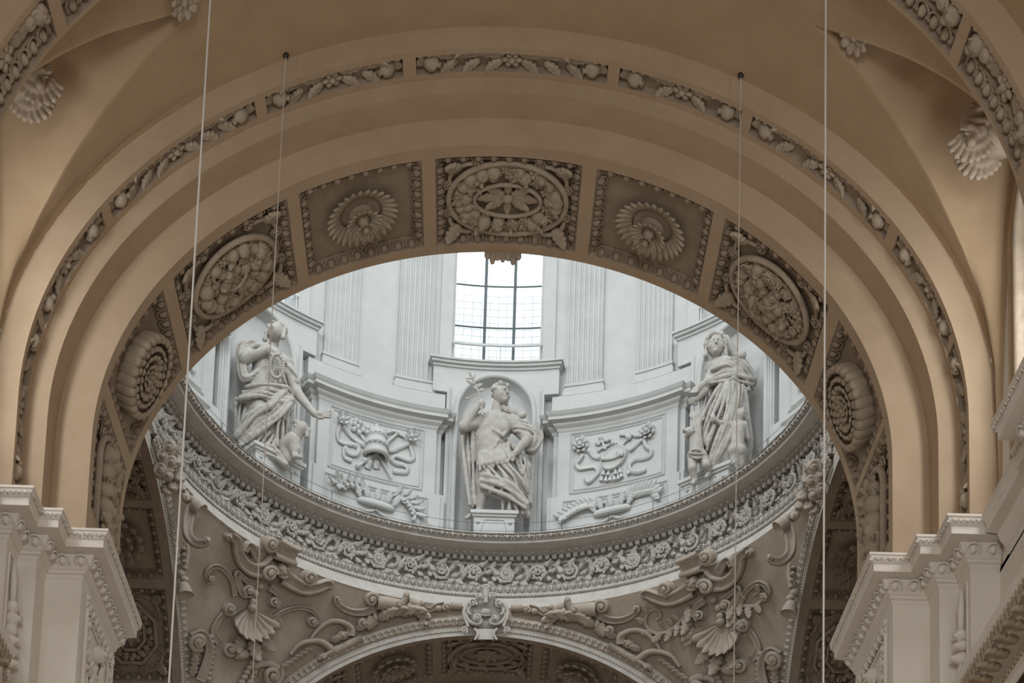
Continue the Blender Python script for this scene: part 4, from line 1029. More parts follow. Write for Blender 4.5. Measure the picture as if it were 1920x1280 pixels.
# right: oval shield with cross and tassels
t = thing('relief', 'relief of an oval shield with tassels under a double cross and flowers', 'relief', F(1152, 855), 'reliefs of the drum pedestals')
for nm, pts, w in (('ribbon', zr((320, 480), (290, 530), (260, 570), (290, 610), (370, 600), (440, 595), (470, 640), (440, 690), (380, 740), (350, 700)), 0.065),
                   ('ribbon', zr((910, 330), (930, 400), (980, 440), (970, 490), (900, 520), (820, 530), (770, 580), (790, 640), (860, 650), (930, 620)), 0.065),
                   ('ribbon', zr((370, 430), (430, 490), (490, 515)), 0.075), ('ribbon', zr((900, 330), (850, 370), (770, 440)), 0.075)):
    part(nm, wavy_ribbon(F, pts, w, 0.04, len(pts)), M_DRUM, t)
for x, y in ((305, 390), (948, 258)):
    P = patch_at(9.25, *ZR_(x, y)); fl = link('rose', tpl('bead', M_DRUM), P.frame(0, 0, 0.10) @ S3(0.09), t)
    for n_, rr_, tl, ln in ((8, 0.10, 0.3, 0.20), (6, 0.05, 0.8, 0.2), (4, 0.02, 1.2, 0.17)):
        for k in range(n_): put('petal', 'rpetal', M_DRUM, P.frame(rr_*math.cos(k*2*PI/n_), rr_*math.sin(k*2*PI/n_), 0.02, k*2*PI/n_+rr_*9) @ RY(-tl) @ S3(ln, ln*1.1, ln), fl)
m = MB(); P = patch_at(9.25, *ZR_(628, 515)); R = []
for q, c in ((1.0, 0.0), (1.0, 0.10), (0.93, 0.15), (0.86, 0.12), (0.5, 0.14), (0.02, 0.15)): R.append([P(0.39*q*math.cos(a), 0.36*q*math.sin(a)+0.10*q*math.cos(a), c) for a in np.linspace(0, 2*PI, 36, endpoint=False)])
m.grid(R, cv=True); sh = part('oval_shield', m, M_DRUM, t)
m = MB(); tubes(m, F, zr((520, 545), (590, 545), (650, 530), (700, 500), (730, 495)), 0.05, 0.045, 0.17); tubes(m, F, zr((580, 535), (640, 520), (665, 475)), 0.045, 0.02, 0.17)
m.ell(F(*ZR_(525, 543), 0.18), (0.07, 0.05, 0.06), None, 8, 6); m.ell(F(*ZR_(712, 500), 0.18), (0.08, 0.05, 0.07), None, 8, 6); part('clasped_hands', m, M_DRUM, sh)
m = MB()
for a_, b_ in (((495, 320), (545, 430)), ((460, 370), (560, 345)), ((480, 435), (590, 385)), ((520, 330), (470, 390)), ((590, 340), (640, 370))): tubes(m, F, zr(a_, b_), 0.04, 0.04, 0.05, k=2)
for x, y in ((460, 370), (495, 318), (560, 345), (480, 437), (592, 335), (610, 370), (640, 370)): m.ell(F(*ZR_(x, y), 0.05), (0.06, 0.05, 0.06), None, 7, 5)
part('double_cross', m, M_DRUM, t)
m = MB(); tubes(m, F, zr((680, 290), (740, 295), (780, 320), (740, 350), (700, 395)), 0.05, 0.03, 0.05); m.ell(F(*ZR_(770, 315), 0.07), (0.10, 0.07, 0.10), None, 8, 6); tubes(m, F, zr((780, 270), (830, 300), (880, 295)), 0.04, 0.06, 0.04); part('key', m, M_DRUM, t)
for k, (x, y) in enumerate(((500, 735), (545, 740), (585, 735), (630, 730), (670, 720), (700, 700), (770, 670), (520, 680), (570, 685), (640, 675), (690, 660))):
    m = MB(); m.tube([F(*ZR_(x+(620-x)*0.15, y-60), 0.05), F(*ZR_(x+(620-x)*0.05, y-25), 0.06), F(*ZR_(x, y), 0.06)], [0.02, 0.05, 0.065], 7); part('tassel', m, M_DRUM, t)
# lower fields: crowns between branches
G = cylp(9.12)
for left in (True, False):
    f = ZL if left else ZR_
    t = thing('relief', 'small crown between two leafy branches in the lower field %s of the middle statue' % ('left' if left else 'right'), 'relief', G(710, 940) if left else G(1140, 950), 'reliefs of the drum pedestals')
    c0 = f(635, 1000) if left else f(605, 1010)
    P = patch_at(9.12, *c0); tl = 0.05 if left else -0.05
    Q = Patch(lambda a, b, c, P=P, tl=tl: P(a*math.cos(tl)+b*math.sin(tl)*0.4, b-a*math.sin(tl)*0.72, c))
    m = MB(); R = []
    for z, rx, rc in ((-0.10, 0.50, 0.06), (-0.10, 0.56, 0.17), (-0.02, 0.58, 0.20), (0.07, 0.56, 0.18), (0.09, 0.50, 0.06)): R.append([Q(rx*math.sin(a), z-0.04*math.cos(a), rc*math.cos(a)+0.01) for a in np.linspace(-PI/2, PI/2, 20)])
    m.grid(R); cr = part('crown', m, M_DRUM, t)
    for k in range(5):
        a = -1.15+2.3*k/4; put('crown_leaf', 'leaf', M_DRUM, Q.frame(0.54*math.sin(a), 0.05, 0.15*math.cos(a)+0.02, PI/2-a*0.5) @ RY(-0.1) @ S3(0.36, 0.36, 0.3), cr)
    if left: br = [(zl((560, 900), (480, 850), (400, 825), (320, 830), (250, 790))), (zl((780, 930), (850, 920), (930, 960), (990, 1030), (1030, 1120)))]
    else: br = [(zr((540, 950), (450, 945), (350, 960), (250, 1000), (150, 1060))), (zr((700, 930), (780, 880), (860, 850), (950, 830), (1010, 850)))]
    for b in br:
        q = smooth_path(b, 5); m = MB(); m.tube([G(x, y, 0.05) for x, y in q], np.linspace(0.045, 0.02, len(q)), 6); bro = part('branch', m, M_DRUM, t)
        for i in range(3, len(q), 2 if not left else 3):
            d = q[i]-q[i-1]; an = math.atan2(-d[1], d[0]); Pq = patch_at(9.12, q[i][0], q[i][1])
            for s in (-1, 1): put('leaf', 'petal' if not left else 'leaf2', M_DRUM, Pq.frame(0, 0, 0.03+0.02*s, an+s*(0.7 if left else 0.45)) @ RY(-0.2) @ S3(0.40, 0.55 if not left else 0.34, 0.4), bro)
    m = MB()
    for s in (-1, 1): m.tube([Q(0, -0.2, 0.06), Q(s*0.2, -0.30, 0.06), Q(s*0.42, -0.36, 0.05)], [0.03, 0.05, 0.03], 6)
    part('ribbon_end', m, M_DRUM, t)
# side glimpses: relief fields of the outer pedestals
for sd, px, py in ((-1, 365, 700), (1, 1490, 720)):
    P = drum_patch(9.25, sd*3*D22, 12.0)
    t = thing('relief', 'ribbon relief on the pedestal at the far %s end of the drum' % ('left' if sd < 0 else 'right'), 'relief', P(0, 0, 0), 'reliefs of the drum pedestals')
    for s in (-1, 1):
        q = [(s*0.3, 0.2), (s*0.7, 0.4), (s*1.0, 0.1), (s*0.7, -0.2), (s*1.0, -0.5)]
        part('ribbon', wavy_ribbon(lambda x, y, c, P=P: P(x, y, c), q, 0.10, 0.04), M_DRUM, t)
    put('blossom', 'bloom', M_DRUM, P.frame(0, 0.2, 0.05) @ S3(0.35), t)
    for s in (-1, 1):
        for k in range(6): put('leaf', 'leaf', M_DRUM, drum_patch(9.12, sd*3*D22, 10.25).frame(s*(0.2+0.2*k), 0.05, 0.02, (0.3 if s > 0 else PI-0.3)) @ S3(0.45, 0.5, 0.5), t)
# thin guard wires above the ring lip
m = MB()
for z, rr_ in ((9.55, 8.0), (9.22, 7.86)): m.tube([(XD+rr_*math.sin(a), YC+rr_*math.cos(a), z) for a in np.linspace(-1.2, 1.2, 60)], 0.008, 4)
for a in np.linspace(-1.1, 1.1, 14): m.tube([(XD+8.0*math.sin(a), YC+8.0*math.cos(a), z) for z in (9.12, 9.56)], 0.01, 4)
tag(link('guard_wire', m.mesh('guard_wire', M_LEAD)), 'thin guard wire on posts along the ledge of the dome ring', 'wire')

# ------------------------------------------------------------------ sculpture: smooth blends of tapered limbs and folds, meshed as one skin
class Clay:
    def __init__(s, lo, hi, h):
        s.lo = np.array(lo, float); s.h = h; s.n = np.ceil((np.array(hi)-s.lo)/h).astype(int)+1
        s.F = np.full(s.n, 1.0, np.float32)
        s.ax = [s.lo[i]+h*np.arange(s.n[i]) for i in range(3)]
    def win(s, lo, hi, pad):
        i0 = np.maximum(0, np.floor((np.array(lo)-pad-s.lo)/s.h).astype(int)); i1 = np.minimum(s.n, np.ceil((np.array(hi)+pad-s.lo)/s.h).astype(int)+1)
        if (i1 <= i0).any(): return None
        sl = tuple(slice(a, b) for a, b in zip(i0, i1))
        return sl, [s.ax[0][sl[0]][:, None, None].astype(np.float32), s.ax[1][sl[1]][None, :, None].astype(np.float32), s.ax[2][sl[2]][None, None, :].astype(np.float32)]
    def blend(s, sl, d, k, cut=False):
        f = s.F[sl]
        if cut: f, d = f, -d; h = np.clip(0.5-0.5*(d-f)/-k*-1, 0, 1) if False else np.clip(0.5+0.5*(d-f)/k, 0, 1); s.F[sl] = f*(1-h)+d*h+k*h*(1-h)
        else:
            h = np.clip(0.5+0.5*(f-d)/k, 0, 1); s.F[sl] = f*(1-h)+d*h-k*h*(1-h)
    def cone(s, a, b, ra, rb, k=0.06, cut=False):
        a = np.asarray(a, float); b = np.asarray(b, float); m = max(ra, rb)
        w = s.win(np.minimum(a, b)-m, np.maximum(a, b)+m, k+s.h*2)
        if w is None: return
        sl, (X, Y, Z) = w; ba = b-a; L2 = max(ba@ba, 1e-9)
        t = np.clip(((X-a[0])*ba[0]+(Y-a[1])*ba[1]+(Z-a[2])*ba[2])/L2, 0, 1)
        d = np.sqrt((X-a[0]-t*ba[0])**2+(Y-a[1]-t*ba[1])**2+(Z-a[2]-t*ba[2])**2)-(ra+(rb-ra)*t)
        s.blend(sl, d, k, cut)
    def ball(s, c, r, k=0.05, M=None, cut=False):
        r = np.array([r]*3 if np.isscalar(r) else r, float); c = np.asarray(c, float)
        w = s.win(c-r.max(), c+r.max(), k+s.h*2)
        if w is None: return
        sl, (X, Y, Z) = w; x, y, z = X-c[0], Y-c[1], Z-c[2]
        if M is not None: x, y, z = [M[0][i]*x+M[1][i]*y+M[2][i]*z for i in range(3)]
        q = np.sqrt((x/r[0])**2+(y/r[1])**2+(z/r[2])**2); q2 = np.sqrt((x/r[0]**2)**2+(y/r[1]**2)**2+(z/r[2]**2)**2)
        s.blend(sl, q*(q-1)/(q2+1e-6), k, cut)
    def chain(s, pts, rad, k=0.05):
        rad = [rad]*len(pts) if np.isscalar(rad) else rad
        for i in range(len(pts)-1): s.cone(pts[i], pts[i+1], rad[i], rad[i+1], k)
    def mesh(s, name, mat):
        F = s.F; ins = F < 0; nx, ny, nz = F.shape
        c = ins[:-1, :-1, :-1].astype(np.int8)
        tot = np.zeros((nx-1, ny-1, nz-1), np.int8)
        for i in (0, 1):
            for j in (0, 1):
                for k in (0, 1): tot += ins[i:nx-1+i, j:ny-1+j, k:nz-1+k]
        act = (tot > 0) & (tot < 8); idx = np.full(tot.shape, -1, np.int64); cells = np.argwhere(act); idx[act] = np.arange(len(cells))
        acc = np.zeros((len(cells), 3)); cnt = np.zeros(len(cells)); I, J, K = cells.T
        cor = [(i, j, k) for i in (0, 1) for j in (0, 1) for k in (0, 1)]
        for a in cor:
            for ax in range(3):
                if a[ax]: continue
                b = list(a); b[ax] = 1
                fa = F[I+a[0], J+a[1], K+a[2]]; fb = F[I+b[0], J+b[1], K+b[2]]; x = (fa < 0) != (fb < 0)
                t = np.where(x, fa/(fa-fb+1e-12), 0); p = np.array(a, float)[None]+np.eye(3)[ax][None]*t[:, None]
                acc[x] += p[x]; cnt[x] += 1
        V = s.lo+(cells+acc/np.maximum(cnt, 1)[:, None])*s.h
        quads = []
        for ax in range(3):
            sl0 = [slice(0, F.shape[i]) for i in range(3)]; sl1 = list(sl0); sl0[ax] = slice(0, F.shape[ax]-1); sl1[ax] = slice(1, F.shape[ax])
            x = ins[tuple(sl0)] != ins[tuple(sl1)]; e = np.argwhere(x)
            o = [i for i in range(3) if i != ax]
            ok = (e[:, o[0]] > 0) & (e[:, o[1]] > 0) & (e[:, o[0]] < F.shape[o[0]]-1) & (e[:, o[1]] < F.shape[o[1]]-1); e = e[ok]
            q = []
            for du, dv in ((-1, -1), (0, -1), (0, 0), (-1, 0)):
                c_ = e.copy(); c_[:, o[0]] += du; c_[:, o[1]] += dv; q.append(idx[c_[:, 0], c_[:, 1], c_[:, 2]])
            q = np.stack(q, 1); inside = ins[e[:, 0], e[:, 1], e[:, 2]]
            flip = inside if ax != 1 else ~inside
            q[~flip] = q[~flip][:, ::-1]; quads.append(q)
        Q = np.concatenate(quads)
        # one light smoothing pass
        N = len(V); S = np.zeros((N, 3)); C = np.zeros(N)
        for i in range(4):
            a, b = Q[:, i], Q[:, (i+1) % 4]
            for d in range(3): S[:, d] += np.bincount(a, V[b, d], N)+np.bincount(b, V[a, d], N)
            C += np.bincount(a, minlength=N)+np.bincount(b, minlength=N)
        V = V*0.72+0.28*S/np.maximum(C, 1)[:, None]
        me = bpy.data.meshes.new(name); me.vertices.add(N); me.vertices.foreach_set('co', V.ravel())
        me.loops.add(len(Q)*4); me.loops.foreach_set('vertex_index', Q.ravel().astype(np.int32))
        me.polygons.add(len(Q)); me.polygons.foreach_set('loop_start', np.arange(0, len(Q)*4, 4, dtype=np.int32))
        me.polygons.foreach_set('use_smooth', np.ones(len(Q), bool)); me.materials.append(mat); me.update(calc_edges=True); me.validate(); return me

def zoomer(ox, oy, s, Y0):
    """crop coordinates of the photograph -> point; dy metres towards the viewer from the statue's middle plane"""
    return lambda x, y, dy=0.0: onY(ox+x/s, oy+y/s, Y0-dy)
def folds(cl, A, B, n, r, k=0.03, amp=0.05, base=True, ph=0.0):
    """cloth between two guide lines A and B (lists of points): ridges running along the guides over a thin body"""
    A = smooth_path(A, 4); B = smooth_path(B, 4); m = min(len(A), len(B)); A = A[np.linspace(0, len(A)-1, m).round().astype(int)]; B = B[np.linspace(0, len(B)-1, m).round().astype(int)]
    for i in range(n):
        u = (i+0.5)/n; ridge = (i % 2 == 0); wob = 0.16*np.sin(np.linspace(0, 3+2*rng.random(), m)+rng.random()*6)
        L = A+(B-A)*np.clip(u+wob/max(n, 1)*2, 0, 1)[:, None]
        q1 = 0.55+1.0*rng.random(); q2 = 0.75+0.4*rng.random()
        L = L+np.array([0, -amp*1.7*q1 if ridge else amp*1.1, 0])
        rr = r*(0.78*q2 if ridge else 0.95)
        for j in range(m-1): cl.cone(L[j], L[j+1], rr*(0.8+0.2*math.sin(j+i)), rr*(0.8+0.2*math.sin(j+1+i)), k*0.7 if ridge else k*1.6)
def face(cl, c, s, look, up=(0, 0, 1), k=0.02):
    """head of radius s looking along look, with brow, eyes, nose, lips, chin and ears"""
    f = np.array(look, float); f /= np.linalg.norm(f); u = np.array(up, float); u = u-f*(u@f); u /= np.linalg.norm(u); r = np.cross(f, u)
    M = np.stack([r, f, u]); c = np.array(c)
    P = lambda x, y, z: c+s*(r*x+f*y+u*z)
    cl.ball(c, (0.80*s, 0.92*s, 1.05*s), 0.03, M); cl.ball(P(0, 0.25, -0.45), (0.58*s, 0.62*s, 0.68*s), 0.04, M)
    for e in (-1, 1):
        cl.ball(P(e*0.34, 0.90, 0.06), (0.22*s, 0.20*s, 0.15*s), 0.02, M, True)
        cl.ball(P(e*0.33, 0.72, 0.05), (0.17*s, 0.15*s, 0.10*s), 0.01, M)
        cl.cone(P(e*0.12, 0.92, 0.26), P(e*0.52, 0.70, 0.22), 0.07*s, 0.05*s, 0.03)
        cl.ball(P(e*0.42, 0.58, -0.32), (0.25*s, 0.2*s, 0.22*s), 0.04, M); cl.ball(P(e*0.80, -0.05, -0.05), (0.08*s, 0.16*s, 0.24*s), 0.02, M)
    cl.cone(P(0, 0.90, 0.18), P(0, 1.10, -0.24), 0.08*s, 0.13*s, 0.025); cl.ball(P(0, 1.02, -0.27), (0.17*s, 0.11*s, 0.08*s), 0.02, M)
    cl.cone(P(-0.20, 0.86, -0.52), P(0.20, 0.86, -0.52), 0.06*s, 0.06*s, 0.015); cl.cone(P(-0.15, 0.84, -0.64), P(0.15, 0.84, -0.64), 0.065*s, 0.065*s, 0.015)
    cl.cone(P(-0.22, 0.97, -0.58), P(0.22, 0.97, -0.58), 0.025*s, 0.025*s, 0.01, True)
    cl.ball(P(0, 0.74, -0.90), (0.22*s, 0.2*s, 0.18*s), 0.04, M)
    return P
def curls(cl, P, s, spots, r=0.2, k=0.012):
    for x, y, z in spots: cl.ball(P(x, y, z), r*s*(0.9+0.25*math.sin(7*x+5*z)), k)
def hand(cl, wrist, tip, side, spread=0.25, curl=0.4, r=0.035):
    """palm, four fingers of different lengths with a bend, and a thumb off the side"""
    w = np.array(wrist, float); d = np.array(tip, float)-w; L = np.linalg.norm(d); d /= L; sd = np.array(side, float); sd = sd-d*(sd@d); sd /= np.linalg.norm(sd); nn = np.cross(d, sd)
    palm = w+d*L*0.28; cl.ball(palm, (0.062, 0.062, 0.062), 0.04); cl.cone(w, w+d*L*0.45, 0.062, 0.066, 0.03)
    for i, (o, ln) in enumerate(((-0.055, 0.88), (-0.018, 1.0), (0.020, 0.95), (0.056, 0.78))):
        b = w+d*L*0.45+sd*o; m = b+d*L*0.30*ln+sd*o*spread; e = m+(d*math.cos(curl)+nn*math.sin(curl))*L*0.28*ln+sd*o*spread*0.5
        cl.cone(b, m, r*0.8, r*0.72, 0.012); cl.cone(m, e, r*0.72, r*0.5, 0.008)
    t0 = w+d*L*0.15-sd*0.06; t1 = t0+d*L*0.22-sd*0.06; cl.cone(t0, t1, r*0.95, r*0.8, 0.02); cl.cone(t1, t1+d*L*0.2-sd*0.005, r*0.8, r*0.6, 0.01)

HS = 0.019
def stone_base(t, pts, Yc):
    pass
# ---- middle statue: crowned with curls, cuirass, branch in the raised hand
Yc1 = 16.45
z = zoomer(840, 680, 3.88, Yc1)
cl = Clay((-1.45, Yc1-1.15, 9.7), (1.85, Yc1+0.55, 14.9), HS)
hd = z(385, 232, 0.30)
face_look = (0.75, -0.85, 0.0)
# legs, hips and torso
cl.cone(z(300, 700, 0.15), z(345, 470, 0.2), 0.42, 0.46, 0.1); cl.cone(z(285, 560, 0.25), z(300, 620, 0.25), 0.36, 0.38, 0.1)
cl.cone(z(240, 425, 0.2), z(470, 440, 0.2), 0.22, 0.24, 0.12); cl.ball(z(285, 475, 0.42), 0.20, 0.1); cl.ball(z(395, 480, 0.44), 0.20, 0.1)
cl.cone(z(350, 370, 0.22), z(355, 300, 0.25), 0.16, 0.13, 0.06)
cl.cone(z(290, 740, 0.2), z(262, 885, 0.45), 0.30, 0.20, 0.06); cl.cone(z(262, 885, 0.45), z(228, 1075, 0.30), 0.19, 0.10, 0.05); cl.ball(z(255, 960, 0.33), (0.16, 0.18, 0.25), 0.05)
cl.cone(z(228, 1085, 0.3), z(135, 1128, 0.55), 0.11, 0.06, 0.05); cl.cone(z(232, 1100, 0.25), z(215, 1125, 0.2), 0.1, 0.08, 0.04)
cl.cone(z(390, 740, 0.2), z(470, 920, 0.45), 0.32, 0.24, 0.06); cl.cone(z(470, 920, 0.45), z(430, 1100, 0.15), 0.20, 0.12, 0.06); cl.cone(z(400, 1120, 0.2), z(545, 1075, 0.5), 0.10, 0.07, 0.05)
# arms
cl.cone(z(238, 430, 0.2), z(112, 465, 0.45), 0.19, 0.15, 0.06); cl.cone(z(112, 465, 0.45), z(215, 325, 0.55), 0.15, 0.09, 0.04)
hand(cl, z(215, 325, 0.55), z(265, 275, 0.58), (0.3, 0, 1), 0.1, 1.3, 0.05); cl.ball(z(245, 300, 0.58), 0.11, 0.04)
cl.cone(z(478, 450, 0.2), z(580, 555, 0.45), 0.20, 0.16, 0.06); cl.cone(z(580, 555, 0.45), z(490, 655, 0.62), 0.15, 0.09, 0.04); hand(cl, z(490, 655, 0.62), z(450, 715, 0.60), (1, 0, 0.4), 0.2, 0.6, 0.045)
# cuirass edges and skirt straps
cl.chain([z(235, 650, 0.5), z(290, 655, 0.62), z(340, 610, 0.64), z(365, 560, 0.58)], 0.035, 0.02); cl.chain([z(225, 500, 0.45), z(290, 430, 0.5), z(330, 490, 0.62), z(400, 530, 0.58), z(430, 490, 0.5)], 0.05, 0.02)
for i in range(9):
    u = i/8; a = z(235+200*u, 660-70*u, 0.45+0.12*math.sin(PI*u)); b = z(225+215*u, 745-45*u, 0.55+0.14*math.sin(PI*u)); cl.cone(a, b, 0.07, 0.085, 0.012)
folds(cl, [z(225, 690, 0.4), z(215, 760, 0.5), z(225, 800, 0.5)], [z(430, 640, 0.5), z(450, 700, 0.6), z(430, 735, 0.62)], 13, 0.075, 0.02, 0.06)
# drape over the legs
folds(cl, [z(265, 800, 0.5), z(330, 880, 0.62), z(300, 950, 0.6)], [z(410, 700, 0.5), z(520, 830, 0.62), z(590, 960, 0.45)], 9, 0.10, 0.03, 0.06)
folds(cl, [z(240, 815, 0.5), z(330, 830, 0.65), z(470, 900, 0.65), z(580, 1020, 0.5)], [z(240, 930, 0.5), z(330, 965, 0.6), z(440, 1010, 0.6), z(560, 1080, 0.55)], 9, 0.09, 0.03, 0.07)
folds(cl, [z(380, 1000, 0.5), z(390, 1060, 0.45), z(395, 1115, 0.4)], [z(560, 1000, 0.5), z(575, 1050, 0.5), z(585, 1100, 0.5)], 8, 0.085, 0.03, 0.06)
folds(cl, [z(470, 690, 0.4), z(520, 800, 0.35), z(570, 960, 0.2), z(590, 1030, 0.2)], [z(580, 700, 0.25), z(590, 800, 0.2), z(600, 930, 0.1), z(600, 1030, 0.1)], 6, 0.09, 0.03, 0.06)
# cloak hanging on the left, puffed cloak on the right
folds(cl, [z(95, 490, 0.1), z(95, 620, 0.1), z(120, 850, 0.1), z(155, 1060, 0.15)], [z(215, 470, 0.05), z(225, 640, -0.05), z(225, 850, -0.05), z(220, 1050, 0.05)], 7, 0.10, 0.03, 0.08)
folds(cl, [z(490, 420, 0.3), z(600, 445, 0.35), z(690, 540, 0.25), z(640, 640, 0.25), z(570, 650, 0.2)], [z(480, 520, 0.35), z(540, 520, 0.45), z(600, 540, 0.3), z(600, 600, 0.3), z(580, 610, 0.2)], 7, 0.085, 0.025, 0.06)
cl.chain([z(440, 560, 0.4), z(480, 620, 0.35), z(520, 610, 0.3)], 0.08, 0.03); folds(cl, [z(520, 680, 0.3), z(560, 740, 0.35), z(540, 820, 0.35)], [z(560, 690, 0.1), z(595, 760, 0.15), z(570, 830, 0.2)], 5, 0.07, 0.02, 0.05)
P = face(cl, hd, 0.275, face_look)
sp = [(math.sin(a)*0.86*math.cos(b), -0.25-0.45*math.cos(a)*0.6, 0.35+0.75*math.sin(b)) for a in np.linspace(-1.5, 1.5, 7) for b in (0.1, 0.6, 1.1, 1.5)]
curls(cl, P, 0.275, sp+[(-0.85, 0.1, -0.1), (-0.9, 0, -0.4), (-0.9, -0.1, -0.7), (-0.95, 0.05, 0.25), (-0.7, 0.4, 0.7), (0.1, 0.55, 0.95), (0.5, 0.45, 0.85), (-0.3, 0.6, 0.9), (0.85, 0.1, 0.3), (0, -0.8, -0.1), (-0.5, -0.7, -0.3), (0.4, -0.8, 0.1)], 0.26)
for i in range(9): cl.ball(z(405+18*i, 330+7*i+8*math.sin(i*2.1), 0.25), 0.095, 0.012)
cl.F += 0.0
t = thing('statue', 'white statue in armour and swirling drapery holding up a leafy branch, between the two reliefs', 'statue', z(330, 1130, 0.2), 'statues of the drum')
link('figure', cl.mesh('figure', M_STAT), None, t)
m = MB(); m.tube([z(252, 385, 0.62), z(240, 300, 0.62), z(225, 220, 0.6), z(205, 170, 0.6), z(165, 95, 0.6)], [0.03, 0.028, 0.026, 0.022, 0.015], 6)
m.tube([z(225, 235, 0.6), z(180, 235, 0.62), z(145, 262, 0.62)], 0.016, 5); br = part('branch', m, M_STAT, t)
for x, y, an, ln in ((205, 170, 0.3, 0.22), (190, 150, 2.9, 0.24), (175, 110, 3.3, 0.2), (165, 95, 1.9, 0.16), (180, 120, 1.2, 0.18), (150, 250, 3.8, 0.12), (145, 262, 2.6, 0.1), (225, 200, 0.1, 0.2), (215, 190, 2.7, 0.17)):
    c = z(x, y, 0.6); put('leaf', 'petal', M_STAT, Matrix.Translation(Vector(c)) @ RX(PI/2) @ RZ(an) @ S3(ln, ln*1.2, ln), br)
def pedestal(name_label, corner, w, z0, z1, yaw, grp='statue pedestals of the drum'):
    t = thing('statue_pedestal', name_label, 'pedestal', (corner[0], corner[1], z0), grp)
    R = Matrix.Translation(Vector((corner[0], corner[1], 0))) @ RZ(yaw); H = z1-z0
    def bx(nm, hw_, dp, a, b):
        m = MB(); m.box((-hw_, -dp, z0+a), (hw_, dp, z0+b), R); return part(nm, m, M_DRUM, t, False)
    bx('body', w*0.86, 0.50, 0, H-0.16); m = MB(); m.box((-w, -0.60, z1-0.10), (w, 0.60, z1), R); m.box((-w*0.93, -0.55, z1-0.17), (w*0.93, 0.55, z1-0.10), R); part('top_slab', m, M_DRUM, t, False)
    m = MB(); fy = -0.51
    q = [(-w*0.62, z0+0.08), (-w*0.42, z0+H-0.26), (w*0.42, z0+H-0.26), (w*0.62, z0+0.08)]
    m.tube([tuple(R @ Vector((x, fy, zz))) for x, zz in q], 0.02, 5); part('front_moulding', m, M_DRUM, t, False)
    for s in (-1, 1):
        m = MB(); m.ell(tuple(R @ Vector((s*w*0.68, fy, z0+H-0.34))), (0.055, 0.05, 0.055), None, 8, 6); part('stud', m, M_DRUM, t)
    return t
pz = z(330, 1140, 0.2)
pedestal('low moulded pedestal under the statue with the branch', (pz[0]+0.02, Yc1-0.15), 0.68, 9.14, pz[2]-0.02, 0.0)

# ---- left statue: looking up, wreath in one hand, dog at the feet
Yc2 = 13.95
z = zoomer(410, 580, 3.765, Yc2)
lo = z(60, 1130, 1.1); hi = z(840, 40, -0.7)
cl = Clay((lo[0]-0.1, Yc2-1.15, lo[2]), (hi[0]+0.1, Yc2+0.6, hi[2]+0.2), HS)
cl.cone(z(330, 560, 0.1), z(350, 370, 0.15), 0.40, 0.44, 0.1); cl.cone(z(240, 300, 0.1), z(480, 390, 0.05), 0.24, 0.22, 0.12); cl.cone(z(385, 270, 0.15), z(395, 205, 0.2), 0.15, 0.13, 0.05)
cl.ball(z(320, 420, 0.42), 0.18, 0.1); cl.ball(z(430, 430, 0.36), 0.17, 0.1)
cl.cone(z(320, 560, 0.1), z(330, 900, 0.05), 0.50, 0.62, 0.1)
cl.cone(z(300, 620, 0.2), z(300, 740, 0.55), 0.32, 0.25, 0.06); cl.cone(z(300, 740, 0.55), z(240, 940, 0.4), 0.24, 0.2, 0.08)
cl.cone(z(235, 300, 0.2), z(185, 350, 0.5), 0.20, 0.17, 0.05); cl.cone(z(185, 350, 0.5), z(355, 283, 0.72), 0.17, 0.10, 0.03); hand(cl, z(355, 283, 0.72), z(445, 310, 0.75), (0.2, 0, 1), 0.3, 0.5, 0.05)
cl.cone(z(495, 430, 0.1), z(555, 590, 0.3), 0.18, 0.14, 0.05); cl.cone(z(555, 590, 0.3), z(675, 738, 0.5), 0.14, 0.085, 0.03); hand(cl, z(670, 735, 0.5), z(800, 742, 0.6), (0, 0, 1), 0.5, 0.1, 0.05)
# sleeve and mantle
folds(cl, [z(220, 240, 0.3), z(140, 270, 0.3), z(135, 390, 0.3), z(160, 520, 0.35), z(240, 510, 0.4)], [z(290, 260, 0.4), z(200, 300, 0.35), z(190, 390, 0.4), z(220, 470, 0.45), z(290, 430, 0.5)], 7, 0.085, 0.025, 0.06)
folds(cl, [z(300, 270, 0.4), z(310, 400, 0.5), z(300, 520, 0.45)], [z(470, 360, 0.3), z(470, 450, 0.35), z(480, 530, 0.35)], 9, 0.06, 0.025, 0.04)
folds(cl, [z(480, 390, 0.2), z(560, 480, 0.3), z(560, 525, 0.3)], [z(520, 440, 0.05), z(540, 510, 0.2), z(530, 540, 0.2)], 5, 0.07, 0.02, 0.04)
folds(cl, [z(210, 560, 0.5), z(330, 545, 0.62), z(480, 570, 0.55), z(525, 620, 0.4)], [z(125, 660, 0.4), z(300, 640, 0.65), z(450, 680, 0.6), z(520, 660, 0.45)], 7, 0.085, 0.025, 0.07)
folds(cl, [z(460, 560, 0.5), z(330, 680, 0.65), z(200, 760, 0.5), z(110, 900, 0.35)], [z(520, 690, 0.45), z(440, 790, 0.6), z(330, 880, 0.6), z(180, 985, 0.4)], 13, 0.095, 0.03, 0.08)
folds(cl, [z(120, 640, 0.2), z(115, 760, 0.2), z(110, 960, 0.2)], [z(240, 680, 0.3), z(200, 800, 0.35), z(150, 990, 0.3)], 6, 0.09, 0.03, 0.06)
folds(cl, [z(440, 720, 0.5), z(420, 850, 0.5), z(410, 990, 0.45)], [z(520, 660, 0.3), z(510, 820, 0.25), z(500, 900, 0.2)], 6, 0.08, 0.03, 0.08)
folds(cl, [z(330, 860, 0.55), z(250, 960, 0.55), z(190, 1000, 0.5)], [z(420, 930, 0.5), z(400, 1000, 0.5), z(420, 1030, 0.5)], 7, 0.09, 0.03, 0.06)
